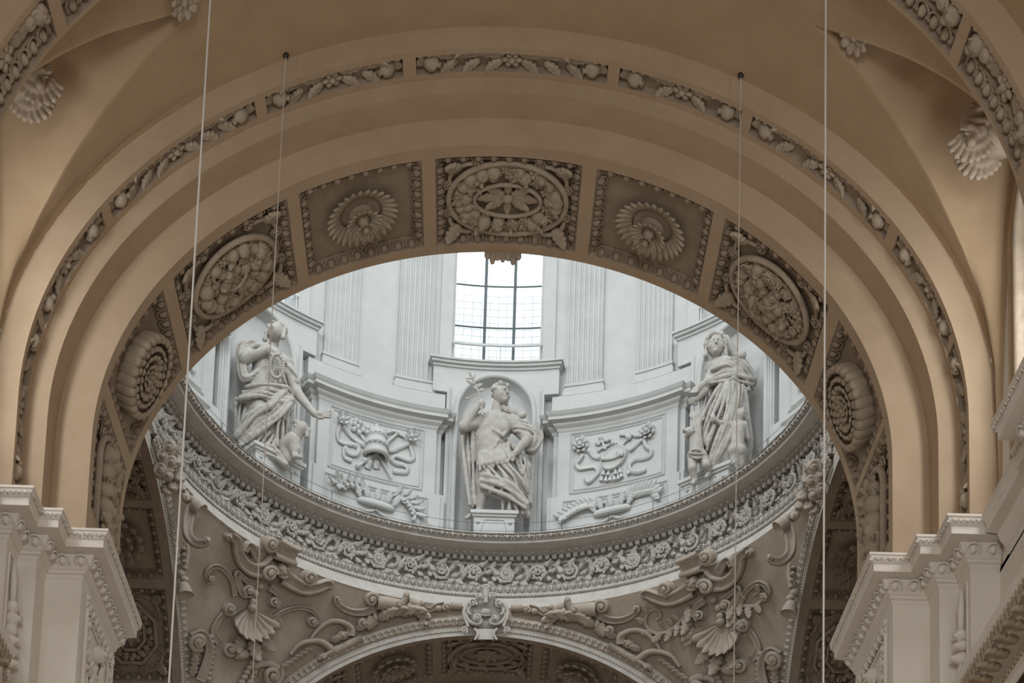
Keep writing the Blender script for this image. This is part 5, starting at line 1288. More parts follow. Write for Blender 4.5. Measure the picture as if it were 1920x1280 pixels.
folds(cl, [z(190, 985, 0.5), z(300, 960, 0.6), z(400, 990, 0.55), z(490, 1100, 0.5)], [z(200, 1010, 0.5), z(300, 1040, 0.6), z(390, 1060, 0.55), z(470, 1110, 0.5)], 5, 0.08, 0.03, 0.05)
for i in range(14): cl.ball(z(150+17*i, 960-18*i+10*math.sin(i), 0.62), 0.055, 0.02)
P = face(cl, z(402, 160, 0.32), 0.275, (-0.15, -0.75, 0.62))
curls(cl, P, 0.275, [(math.sin(a)*0.9, -0.1-0.55*abs(math.cos(a)), 0.25+0.8*math.cos(a)*math.sin(b)) for a in np.linspace(-1.5, 1.5, 7) for b in (0.3, 0.9, 1.5)]+[(e*0.95, 0.1-0.1*j, 0.35-0.33*j) for e in (-1, 1) for j in range(5)]+[(e*0.75, 0.45, 0.6) for e in (-1, 1)]+[(-0.3, 0.55, 0.9), (0.3, 0.55, 0.9), (0, 0.5, 1.0)], 0.25)
t = thing('statue', 'white statue gazing up with a wreath in one hand, dog at the feet', 'statue', z(350, 1060, 0.2), 'statues of the drum')
link('figure', cl.mesh('figure', M_STAT), None, t)
m = MB(); a = np.linspace(0, 2*PI, 40); m.tube([z(410+48*math.cos(x), 400+82*math.sin(x), 0.72) for x in a], 0.035, 6, False)
for x in np.linspace(0, 2*PI, 26, endpoint=False): m.ell(z(410+48*math.cos(x), 400+82*math.sin(x), 0.75), (0.05, 0.05, 0.05), None, 6, 5)
part('wreath', m, M_STAT, t)
cl = Clay(z(400, 1120, 0.95), z(660, 750, 0.05)+np.array([0.1, 0.0, 0.1]), 0.018)
lo = z(400, 1120, 0.6); cl = Clay((lo[0], Yc2-0.95, lo[2]), (z(670, 750)[0], Yc2+0.15, z(500, 740)[2]), 0.018)
cl.cone(z(455, 985, 0.3), z(520, 930, 0.45), 0.25, 0.24, 0.06); cl.cone(z(520, 940, 0.45), z(545, 1000, 0.5), 0.22, 0.17, 0.06); cl.cone(z(530, 920, 0.45), z(575, 850, 0.5), 0.17, 0.16, 0.05)
cl.ball(z(588, 835, 0.5), 0.17, 0.04); cl.cone(z(580, 830, 0.52), z(542, 795, 0.58), 0.12, 0.075, 0.03); cl.cone(z(560, 850, 0.55), z(538, 820, 0.6), 0.06, 0.045, 0.02)
cl.chain([z(600, 830, 0.45), z(628, 855, 0.48), z(622, 895, 0.5)], [0.08, 0.09, 0.06], 0.02); cl.ball(z(541, 793, 0.62), 0.04, 0.01)
cl.cone(z(545, 990, 0.55), z(535, 1035, 0.6), 0.11, 0.08, 0.04); cl.cone(z(535, 1035, 0.6), z(580, 1045, 0.7), 0.075, 0.06, 0.03); cl.cone(z(560, 1000, 0.4), z(575, 1030, 0.5), 0.09, 0.07, 0.04)
cl.cone(z(455, 1010, 0.35), z(500, 1070, 0.4), 0.2, 0.12, 0.05); cl.cone(z(480, 1040, 0.3), z(470, 1085, 0.35), 0.14, 0.1, 0.05)
dog = link('dog', cl.mesh('dog', M_STAT), None, t)
m = MB(); c = z(548, 893, 0.47); a = np.linspace(0, 2*PI, 24); ax = np.array([0.5, 0.0, 0.75]); 
m.tube([c+np.array([0.16*math.cos(x)*0.8, 0.17*math.sin(x), -0.10*math.cos(x)]) for x in a], 0.022, 6, False); part('collar', m, M_STAT, dog)
pz = z(360, 1030, 0.3)
pedestal('moulded pedestal under the statue with the dog', (pz[0]-0.05, Yc2-0.05), 0.85, 9.14, pz[2]-0.02, math.radians(40))

# ---- right statue: veiled, hands joined at the side, two small children
z = zoomer(1250, 600, 3.88, Yc2)
lo = z(130, 1210, 0.6); hi = z(680, 60, 0.2)
cl = Clay((lo[0]-0.1, Yc2-1.15, lo[2]-0.1), (hi[0]+0.15, Yc2+0.6, hi[2]+0.1), HS)
cl.cone(z(440, 540, 0.1), z(420, 380, 0.15), 0.38, 0.42, 0.1); cl.cone(z(330, 350, 0.1), z(530, 345, 0.1), 0.20, 0.24, 0.12); cl.cone(z(372, 320, 0.15), z(365, 260, 0.2), 0.16, 0.13, 0.05)
cl.cone(z(440, 540, 0.1), z(420, 1000, 0.05), 0.48, 0.72, 0.1); cl.cone(z(430, 640, 0.1), z(400, 1050, 0.1), 0.4, 0.6, 0.1)
cl.cone(z(540, 350, 0.1), z(490, 405, 0.4), 0.24, 0.20, 0.06); cl.cone(z(490, 405, 0.4), z(310, 445, 0.6), 0.19, 0.13, 0.05); cl.cone(z(310, 445, 0.6), z(235, 485, 0.68), 0.12, 0.085, 0.03)
hand(cl, z(245, 480, 0.68), z(180, 545, 0.7), (1, 0, 1), 0.2, 0.7, 0.05); cl.cone(z(330, 400, 0.2), z(270, 520, 0.55), 0.17, 0.13, 0.05); cl.cone(z(270, 520, 0.55), z(215, 575, 0.6), 0.12, 0.08, 0.03); hand(cl, z(225, 565, 0.6), z(165, 600, 0.62), (1, 0, 1), 0.2, 0.8, 0.05)
folds(cl, [z(310, 430, 0.62), z(400, 380, 0.6), z(480, 370, 0.5)], [z(320, 475, 0.62), z(420, 460, 0.6), z(490, 430, 0.5)], 5, 0.07, 0.02, 0.03)
folds(cl, [z(400, 320, 0.35), z(500, 300, 0.35), z(590, 360, 0.25), z(645, 440, 0.2)], [z(300, 390, 0.4), z(430, 350, 0.5), z(540, 430, 0.4), z(590, 550, 0.3)], 8, 0.085, 0.025, 0.06)
folds(cl, [z(440, 470, 0.45), z(520, 500, 0.4), z(590, 540, 0.3)], [z(530, 400, 0.4), z(600, 430, 0.3), z(645, 440, 0.2)], 6, 0.085, 0.025, 0.06)
folds(cl, [z(400, 470, 0.5), z(310, 600, 0.55), z(240, 740, 0.45), z(250, 830, 0.4)], [z(450, 480, 0.5), z(420, 640, 0.6), z(330, 900, 0.6), z(300, 1010, 0.5)], 8, 0.09, 0.03, 0.07)
folds(cl, [z(440, 490, 0.5), z(420, 680, 0.6), z(350, 900, 0.62), z(300, 1040, 0.5)], [z(560, 500, 0.35), z(540, 700, 0.5), z(480, 900, 0.6), z(350, 1110, 0.5)], 10, 0.095, 0.03, 0.08)
folds(cl, [z(560, 520, 0.25), z(590, 700, 0.2), z(610, 900, 0.1), z(600, 1060, 0.1)], [z(500, 560, 0.4), z(520, 700, 0.4), z(480, 950, 0.5), z(440, 1090, 0.4)], 9, 0.09, 0.03, 0.08)
folds(cl, [z(250, 560, 0.3), z(240, 640, 0.35), z(230, 760, 0.3)], [z(320, 560, 0.4), z(290, 650, 0.45), z(270, 720, 0.4)], 4, 0.08, 0.02, 0.05)
for i in range(26): cl.ball(z(435-4.4*i, 560+17*i, 0.72), 0.032, 0.01)
cl.chain([z(430, 140, 0.0), z(480, 230, 0.0), z(520, 300, 0.05)], [0.12, 0.14, 0.12], 0.05); cl.ball(z(540, 265, 0.3), (0.14, 0.12, 0.10), 0.03); cl.ball(z(560, 245, 0.3), (0.08, 0.08, 0.09), 0.02); cl.ball(z(515, 250, 0.3), (0.08, 0.08, 0.08), 0.02)
P = face(cl, z(358, 190, 0.30), 0.285, (-0.12, -1.0, -0.05))
curls(cl, P, 0.285, [(math.sin(a)*0.85, 0.35-0.5*j, 0.55+0.62*math.cos(a)) for a in np.linspace(-1.4, 1.4, 9) for j in (0, 1)]+[(e*(0.92+0.06*(j % 2)), 0.2, 0.4-0.28*j) for e in (-1, 1) for j in range(6)]+[(e*0.95, -0.2, 0.3-0.35*j) for e in (-1, 1) for j in range(5)], 0.22)
t = thing('statue', 'white veiled statue with joined hands and two small children, right of the shield relief', 'statue', z(380, 1110, 0.2), 'statues of the drum')
link('figure', cl.mesh('figure', M_STAT), None, t)
# child reaching up, seen from the front
lo = z(110, 1210, 0.6); cl = Clay((lo[0], Yc2-1.15, lo[2]-0.1), (z(350, 1000)[0], Yc2-0.05, z(200, 640)[2]), 0.018)
hp = z(165, 815, 0.65)
cl.cone(z(215, 880, 0.6), z(220, 980, 0.6), 0.19, 0.21, 0.06); cl.cone(z(190, 840, 0.6), z(215, 870, 0.6), 0.12, 0.15, 0.05)
cl.cone(z(205, 850, 0.65), z(205, 770, 0.65), 0.11, 0.085, 0.04); cl.cone(z(205, 770, 0.65), z(203, 715, 0.62), 0.08, 0.06, 0.02); hand(cl, z(203, 722, 0.62), z(205, 665, 0.62), (1, 0, 0), 0.8, 0.2, 0.045)
cl.cone(z(230, 850, 0.65), z(232, 760, 0.65), 0.10, 0.08, 0.03); hand(cl, z(232, 765, 0.65), z(250, 690, 0.66), (1, 0, 0.2), 0.6, 0.2, 0.045)
cl.cone(z(190, 985, 0.6), z(188, 1080, 0.7), 0.155, 0.12, 0.04); cl.cone(z(188, 1080, 0.7), z(205, 1165, 0.6), 0.12, 0.08, 0.03); cl.cone(z(205, 1165, 0.6), z(190, 1190, 0.75), 0.075, 0.055, 0.03)
cl.cone(z(255, 985, 0.62), z(290, 1055, 0.75), 0.155, 0.12, 0.04); cl.cone(z(290, 1055, 0.75), z(308, 1120, 0.6), 0.115, 0.075, 0.03); cl.cone(z(308, 1120, 0.6), z(285, 1140, 0.75), 0.07, 0.05, 0.03)
folds(cl, [z(165, 955, 0.75), z(220, 945, 0.82), z(285, 975, 0.7)], [z(170, 990, 0.75), z(225, 1015, 0.82), z(280, 1000, 0.72)], 5, 0.05, 0.015, 0.02)
P = face(cl, hp, 0.15, (0.5, -0.7, 0.6)); curls(cl, P, 0.15, [(math.sin(a)*0.85, -0.5*abs(math.cos(a))-0.1, 0.4+0.7*math.cos(a)*q) for a in np.linspace(-1.5, 1.5, 6) for q in (0.4, 1.0)]+[(e*0.9, 0.0, -0.2) for e in (-1, 1)]+[(0, -0.9, 0), (-0.4, -0.8, -0.3), (0.4, -0.8, -0.3)], 0.3)
link('child', cl.mesh('child', M_STAT), None, t)
# child seen from behind, pointing
lo = z(300, 1120, 0.6); cl = Clay((lo[0], Yc2-1.2, lo[2]-0.1), (z(640, 1000)[0], Yc2-0.05, z(540, 590)[2]), 0.018)
cl.cone(z(515, 800, 0.7), z(510, 930, 0.7), 0.21, 0.20, 0.06); cl.cone(z(465, 765, 0.7), z(560, 770, 0.65), 0.12, 0.13, 0.06)
cl.cone(z(470, 765, 0.72), z(395, 750, 0.8), 0.105, 0.08, 0.03); cl.cone(z(395, 750, 0.8), z(345, 725, 0.85), 0.075, 0.055, 0.02); hand(cl, z(350, 727, 0.85), z(318, 690, 0.88), (1, 0, 0.6), 0.3, 0.4, 0.045)
cl.cone(z(565, 775, 0.65), z(590, 860, 0.6), 0.10, 0.08, 0.03)
cl.ball(z(485, 950, 0.75), 0.16, 0.05); cl.ball(z(540, 950, 0.75), 0.16, 0.05)
cl.cone(z(490, 960, 0.7), z(495, 1040, 0.72), 0.15, 0.11, 0.04); cl.cone(z(495, 1040, 0.72), z(495, 1100, 0.68), 0.11, 0.075, 0.03); cl.cone(z(545, 960, 0.7), z(540, 1040, 0.65), 0.14, 0.10, 0.04); cl.cone(z(540, 1040, 0.65), z(535, 1100, 0.62), 0.1, 0.07, 0.03)
cl.cone(z(520, 740, 0.68), z(535, 710, 0.68), 0.09, 0.09, 0.04)
P = face(cl, z(530, 690, 0.68), 0.175, (-0.95, -0.25, 0.1)); curls(cl, P, 0.175, [(0.9*math.cos(b)*math.sin(a)-0.0, -0.15-0.75*math.cos(b)*math.cos(a), 0.15+0.85*math.sin(b)) for a in np.linspace(-1.4, 1.4, 6) for b in (-0.6, -0.1, 0.4, 0.9, 1.4)], 0.28)
link('child', cl.mesh('child', M_STAT), None, t)
pz = z(330, 1120, 0.3)
pedestal('moulded pedestal under the statue with two children', (pz[0]+0.12, Yc2-0.05), 0.85, 9.14, pz[2]-0.02, math.radians(-40))

# ------------------------------------------------------------------ pier cornices
CPROF = [(0.0, -2.66), (0.03, -2.62), (0.03, -2.58), (0.07, -2.56), (0.07, -2.52), (0.10, -2.50), (0.17, -2.42), (0.22, -2.32), (0.22, -2.30), (0.43, -2.28), (0.43, -2.15), (0.46, -2.13), (0.50, -2.03), (0.52, -2.02), (0.52, -1.98), (-0.10, -1.96)]
def offset_plan(plan, p):
    n = len(plan); out = []
    nr = []
    for i in range(n-1):
        d = np.array(plan[i+1])-np.array(plan[i]); d = d/np.linalg.norm(d); nr.append(np.array([d[1], -d[0]]))
    for i in range(n):
        if i == 0: out.append(np.array(plan[0])+nr[0]*p)
        elif i == n-1: out.append(np.array(plan[-1])+nr[-1]*p)
        else:
            a, b = nr[i-1], nr[i]; out.append(np.array(plan[i])+(a+b)*p/(1+a@b))
    return out
def frame_on(p, d, nrm, tilt):
    """x along d, y up, z out along nrm tilted downwards"""
    ex = np.array([d[0], d[1], 0.0]); n = np.array([nrm[0], nrm[1], 0.0]); ez = n*math.cos(tilt)+np.array([0, 0, -1.0])*math.sin(tilt); ey = np.cross(ez, ex)
    return Matrix(((ex[0], ey[0], ez[0], p[0]), (ex[1], ey[1], ez[1], p[1]), (ex[2], ey[2], ez[2], p[2]), (0, 0, 0, 1)))
def run_pieces(plan, proj_, z, pitch, mesh, name, parent, tilt, S, lim=(-9.3, 0.1)):
    q = offset_plan(plan, proj_)
    for a, b in zip(q[:-1], q[1:]):
        L = np.linalg.norm(b-a); d = (b-a)/L; n = np.array([d[1], -d[0]]); k = max(1, int(round(L/pitch)))
        for i in range(k):
            p = a+d*L*(i+0.5)/k
            if lim[0] < p[1] < lim[1]: link(name, mesh, frame_on((p[0], p[1], z), d, n, tilt) @ S, parent)
def cornice(sg, plan, prof, label, grp, dz=0.0, eggs=True):
    pl = plan if sg < 0 else [(-x, y) for x, y in plan][::-1]
    cx, cy = pl[len(pl)//2]
    t = thing('pier_cornice', label, 'cornice', (cx, cy, -2.6), grp)
    m = MB(); rows = [[(x, y, z+dz) for x, y in offset_plan(pl, p)] for p, z in prof]
    m.grid(rows)
    for e in (0, -1): m.f.append(tuple(m.n+i for i in range(len(rows)))); m.add([r[e] for r in rows], [])
    part('profile', m, M_PIER, t, False)
    run_pieces(pl, 0.165, -2.40+dz, 0.27, tpl('eggdart', M_PIER), 'egg', t, 0.75, S3(0.92, 0.95, 0.95))
    run_pieces(pl, 0.475, -2.08+dz, 0.20, shared('cyma_p', T_cyma, M_PIER), 'leaf_tip', t, 0.45, S3(0.62, 0.55, 0.9))
    return t
for sg, nm in ((-1, 'left'), (1, 'right')):
    cornice(sg, PLAN[5:], CPROF, 'stepped cornice with egg moulding on the %s crossing pier' % nm, 'pier cornices')
cornice(1, [(-8.47, -9.3), (-8.47, -8.3), (-7.97, -8.3), (-7.97, -7.35), (-8.47, -7.35), (-8.47, -6.2)], CPROF, 'cornice end of the nearest nave pier at the right picture edge', 'pier cornices')
cornice(-1, [(-8.47, -9.3), (-8.47, -8.3), (-7.97, -8.3), (-7.97, -7.35), (-8.47, -7.35), (-8.47, -6.2)], CPROF, 'cornice end of the nearest nave pier at the left picture edge', 'pier cornices')
# the wall cornice between the two piers
for sg, nm in ((-1, 'left'), (1, 'right')):
    m = MB(); pl = [(-8.47, -6.9), (-8.47, -4.45)] if sg < 0 else [(8.47, -4.45), (8.47, -6.9)]
    m.grid([[(x, y, z) for x, y in offset_plan(pl, p*0.85)] for p, z in CPROF]); struct('trim_%d' % (12 if sg < 0 else 13), m, M_PIER, False, 'wall cornice between the piers on the %s' % nm)
# tribune entablature below, at the lower corners
for sg, nm in ((-1, 'left'), (1, 'right')):
    pl = [(-8.6, -9.6), (-8.0, -9.6), (-8.0, -5.15), (-8.6, -5.15)]
    pl = [(-8.0, -9.6), (-8.0, -5.15), (-8.6, -5.15)]
    if sg > 0: pl = [(-x, y) for x, y in pl][::-1]
    t = thing('gallery_entablature', 'leaf carved gallery entablature with brackets in the lower %s corner' % nm, 'entablature', (sg*8.0, -6.0, -5.6), 'gallery entablatures')
    PR_ = [(0.0, -5.75), (0.02, -5.75), (0.02, -5.60), (0.06, -5.58), (0.06, -5.40), (0.32, -5.38), (0.32, -5.22), (0.36, -5.20), (0.40, -5.16), (0.48, -5.06), (0.50, -4.98), (0.50, -4.93), (-0.3, -4.90)]
    m = MB(); m.grid([[(x, y, z) for x, y in offset_plan(pl, p)] for p, z in PR_]); part('profile', m, M_PIER, t, False)
    run_pieces(pl, 0.46, -5.07, 0.17, tpl('leaf2', M_STUC), 'leaf', t, 0.5, RZ(-PI/2) @ S3(0.22, 0.32, 0.25), (-9.6, -4.0))
    run_pieces(pl, 0.19, -5.44, 0.42, tpl('leaf', M_STUC), 'bracket_leaf', t, 1.2, RZ(PI/2) @ S3(0.36, 0.5, 0.5), (-9.6, -4.0))
    run_pieces(pl, 0.06, -5.52, 0.14, tpl('egg', M_STUC), 'egg', t, 0.5, S3(0.5), (-9.6, -4.0))
# carved panels on the pier flanks, below the cornice
for sg, nm in ((-1, 'left'), (1, 'right')):
    P = Patch(lambda a, b, c, sg=sg: (sg*(7.0-c), -1.26+sg*a*-1 if False else -1.26-a, -4.3+b))
    t = thing('pier_panel', 'tall carved panel with egg border and festoon on the inner side of the %s pier' % nm, 'relief panel', P(0, 0, 0), 'carved pier panels')
    m = MB(); x = [(-1.1, 1.55), (1.1, 1.55), (1.1, -2.2), (-1.1, -2.2), (-1.1, 1.55)]
    m.tube([P(a, b, 0.02) for a, b in x], 0.05, 4, False); m.tube([P(a*0.72, b*0.80, 0.02) for a, b in x], 0.035, 4, False); part('field_moulding', m, M_PIER, t, False)
    for i in range(9): put('egg', 'eggdart', M_PIER, P.frame(-1.0+0.25*i, 1.40, 0.03) @ S3(0.95, 1.0, 1.0), t)
    for i in range(12):
        for s in (-1, 1): put('egg', 'eggdart', M_PIER, P.frame(s*0.95, 1.1-0.26*i, 0.03, PI/2) @ S3(0.85, 0.9, 0.9), t)
    r2 = random.Random(5+sg)
    for i in range(34):
        a, b = r2.uniform(-0.62, 0.62), r2.uniform(-1.6, 1.05); k = r2.choice(['leaf', 'bloom', 'leaf2', 'bloom', 'pome'])
        put({'leaf': 'leaf', 'leaf2': 'leaf', 'bloom': 'blossom', 'pome': 'fruit'}[k], k, M_PIER, P.frame(a, b, 0.03, r2.random()*6) @ S3(0.42 if 'leaf' in k else 0.17), t)
# small fruit drops in the narrow side panels of the piers
for sg, nm in ((-1, 'left'), (1, 'right')):
    P = Patch(lambda a, b, c, sg=sg: (sg*(7.98-c), -3.63-a, -3.6+b))
    t = thing('fruit_drop', 'hanging string of fruit in the narrow recess of the %s pier' % nm, 'relief', P(0, 0, 0), 'fruit drops of the piers')
    r2 = random.Random(9+sg)
    for i in range(9): put('fruit', r2.choice(['pome', 'apple', 'bloom', 'pear']), M_PIER, P.frame(r2.uniform(-.06, .06), -0.05-0.2*i, 0.06, r2.random()*6) @ S3(0.11+0.03*r2.random()), t)
    m = MB(); m.tube([P(0, 0.75, 0.05), P(0.03, 0.4, 0.07), P(0, 0, 0.07)], [0.03, 0.06, 0.05], 6); part('ribbon', m, M_PIER, t)
    m = MB(); x = [(-0.2, 0.8), (0.2, 0.8), (0.2, -2.6), (-0.2, -2.6), (-0.2, 0.8)]; m.tube([P(a, b, 0.01) for a, b in x], 0.025, 4, False); part('field_moulding', m, M_PIER, t, False)

# ------------------------------------------------------------------ archivolt mouldings of far and side arches
def archivolt(place, r, zc, d, span, label, out):
    t = thing('archivolt_moulding', label, 'moulding', place(0, d, zc+E*r), 'archivolt mouldings')
    def q(rr_, th, c): return place(rr_*math.sin(th), d+out*c, zc+E*rr_*math.cos(th))
    th = np.linspace(span[0], span[1], 90)
    m = MB(); m.grid([[q(r+0.36, a, 0.0), q(r+0.36, a, 0.05), q(r+0.46, a, 0.09), q(r+0.52, a, 0.14), q(r+0.60, a, 0.14), q(r+0.60, a, -0.3)] for a in th]); part('band', m, M_ORN, t, False)
    m = MB(); m.tube([q(r+0.17, a, 0.0) for a in th], 0.028, 5); part('astragal', m, M_RING, t)
    L = (span[1]-span[0])*r*0.93; n = int(L/0.085); m = MB()
    for i in range(n):
        a = span[0]+(span[1]-span[0])*(i+0.5)/n
        m.ell(q(r+0.17, a, 0.03), (0.028, 0.028, 0.028), None, 5, 4)
        if i % 2 == 0:
            for rr_, c in ((0.41, 0.08), (0.49, 0.12)): m.ell(q(r+rr_, a, c), (0.05, 0.05, 0.05), None, 5, 4)
    o = part('beading', m, M_RING, t); o['kind'] = 'stuff'
archivolt(placeN, 7.08, 0.2, 15.8, (-1.0, 1.0), 'narrow leaf and bead mouldings around the far arch', -1)
archivolt(placeL, 7.0, 0.4, 0.0, (0.0, 1.35), 'narrow leaf and bead mouldings on the left transept arch', -1)
archivolt(placeR, 7.0, 0.4, 0.0, (-1.35, 0.0), 'narrow leaf and bead mouldings on the right transept arch', -1)

# ------------------------------------------------------------------ ornaments on the pendentives
PXM = 71.0; FAT = 1.3
class Orn:
    """ornament traced on the left pendentive; side = +1 mirrors it to the right one"""
    def __init__(s, side, label, cat, at, grp=None, name='scroll_ornament', flat=None):
        s.side = side; s.flat = None
        if flat is not None: s.flat = onX(at[0], at[1], flat)[1]
        p = s.p(at[0], at[1]); s.t = thing(name, label, cat, p, grp)
    def p(s, x, y, c=0.0):
        if s.flat is not None:
            P = onY(x, y, s.flat-c); return np.array([P[0]*(-s.side), P[1], P[2]])
        P, n = PL.at(x, y, c); return np.array([P[0]*(-s.side), P[1], P[2]])
    def n(s, x, y):
        if s.flat is not None: return np.array([0.25*(-s.side), -0.95, -0.2])
        P, n = PL.at(x, y); return np.array([n[0]*(-s.side), n[1], n[2]])
    def tube(s, name, pts, r0, r1, c=0.06, n=7, mat=None, flat=None):
        q = smooth_path(pts, 5); X = np.array([s.p(x, y, c) for x, y in q]); m = MB(); m.tube(X, np.linspace(r0, r1, len(X))*FAT/PXM, n)
        return part(name, m, mat or M_ORN, s.t)
    def band(s, name, pts, w0, w1, c=0.10, mat=None):
        """hollowed ribbon: two raised rims with a trough"""
        q = smooth_path(pts, 5); X = np.array([s.p(x, y, 0.0) for x, y in q]); N = np.array([s.n(x, y) for x, y in q]); T = np.gradient(X, axis=0); T /= np.linalg.norm(T, axis=1)[:, None]; S = np.cross(T, N)
        w = (np.linspace(w0, w1, len(X))*1.4/PXM)[:, None]; c = c*1.5
        R = np.stack([X-S*w, X-S*w*1.0+N*c, X-S*w*0.65+N*(c+0.05), X-S*w*0.3+N*(c*0.65), X+S*w*0.3+N*(c*0.65), X+S*w*0.65+N*(c+0.05), X+S*w+N*c, X+S*w], 1)
        m = MB(); m.grid(R, cv=True); k = (len(X)-1)*8; m.f.append(tuple(range(8))[::-1]); m.f.append(tuple(k+i for i in range(8))); return part(name, m, mat or M_ORN, s.t)
    def vol(s, x, y, R, a0=0.0, hand=1, turns=1.6, rp=3.2, c=0.08):
        R = R*1.15; c = c*1.4
        n = 34; k = np.linspace(0, 1, n); a = a0+hand*2*PI*turns*k; r = R*(1-0.86*k**0.85)
        X = np.array([s.p(x+rr_*math.cos(b), y+rr_*math.sin(b), c+0.10*kk) for rr_, b, kk in zip(r, a, k)])
        m = MB(); m.tube(X, np.linspace(rp, rp*0.7, n)*FAT/PXM, 6); m.ell(s.p(x, y, c+0.10), np.full(3, rp*1.1/PXM), None, 8, 6)
        d = [s.p(x+R*0.95*math.cos(b), y+R*0.95*math.sin(b), 0.03) for b in np.linspace(0, 2*PI, 16, endpoint=False)]
        m.add(d+[s.p(x, y, c*0.9)], [(i, (i+1) % 16, 16) for i in range(16)])
        return part('volute', m, M_ORN, s.t)
    def ball(s, name, x, y, rx, ry=None, c=0.08):
        m = MB(); n = s.n(x, y); u = s.p(x, y-1)-s.p(x, y); u /= np.linalg.norm(u); r = np.cross(u, n); M = np.stack([r, u, n], 1)
        m.ell(s.p(x, y, c), (rx/PXM, (ry or rx)/PXM, min(rx, ry or rx)/PXM), M, 9, 7); return part(name, m, M_ORN, s.t)
    def mat(s, x, y, ang, c=0.03):
        """frame: x axis at image angle ang (radians, counter-clockwise on the left pendentive)"""
        d = s.p(x+2*math.cos(ang), y-2*math.sin(ang))-s.p(x, y); d /= np.linalg.norm(d); n = s.n(x, y); n = n-d*(n@d); n /= np.linalg.norm(n); b = np.cross(n, d); p = s.p(x, y, c)
        return Matrix(((d[0], b[0], n[0], p[0]), (d[1], b[1], n[1], p[1]), (d[2], b[2], n[2], p[2]), (0, 0, 0, 1)))
    def leaf(s, x, y, ang, ln, w=None, key='leaf', c=0.05, name='leaf', tilt=0.25, zs=None):
        ln = ln*1.15; w = (w or ln)*1.2; zs = (zs or ln)*1.4
        return put(name, key, M_ORN, s.mat(x, y, ang, c) @ RY(-tilt) @ S3(ln/PXM, (w or ln)/PXM, (zs or ln)/PXM), s.t)
GP = 'scrollwork of the pendentives'
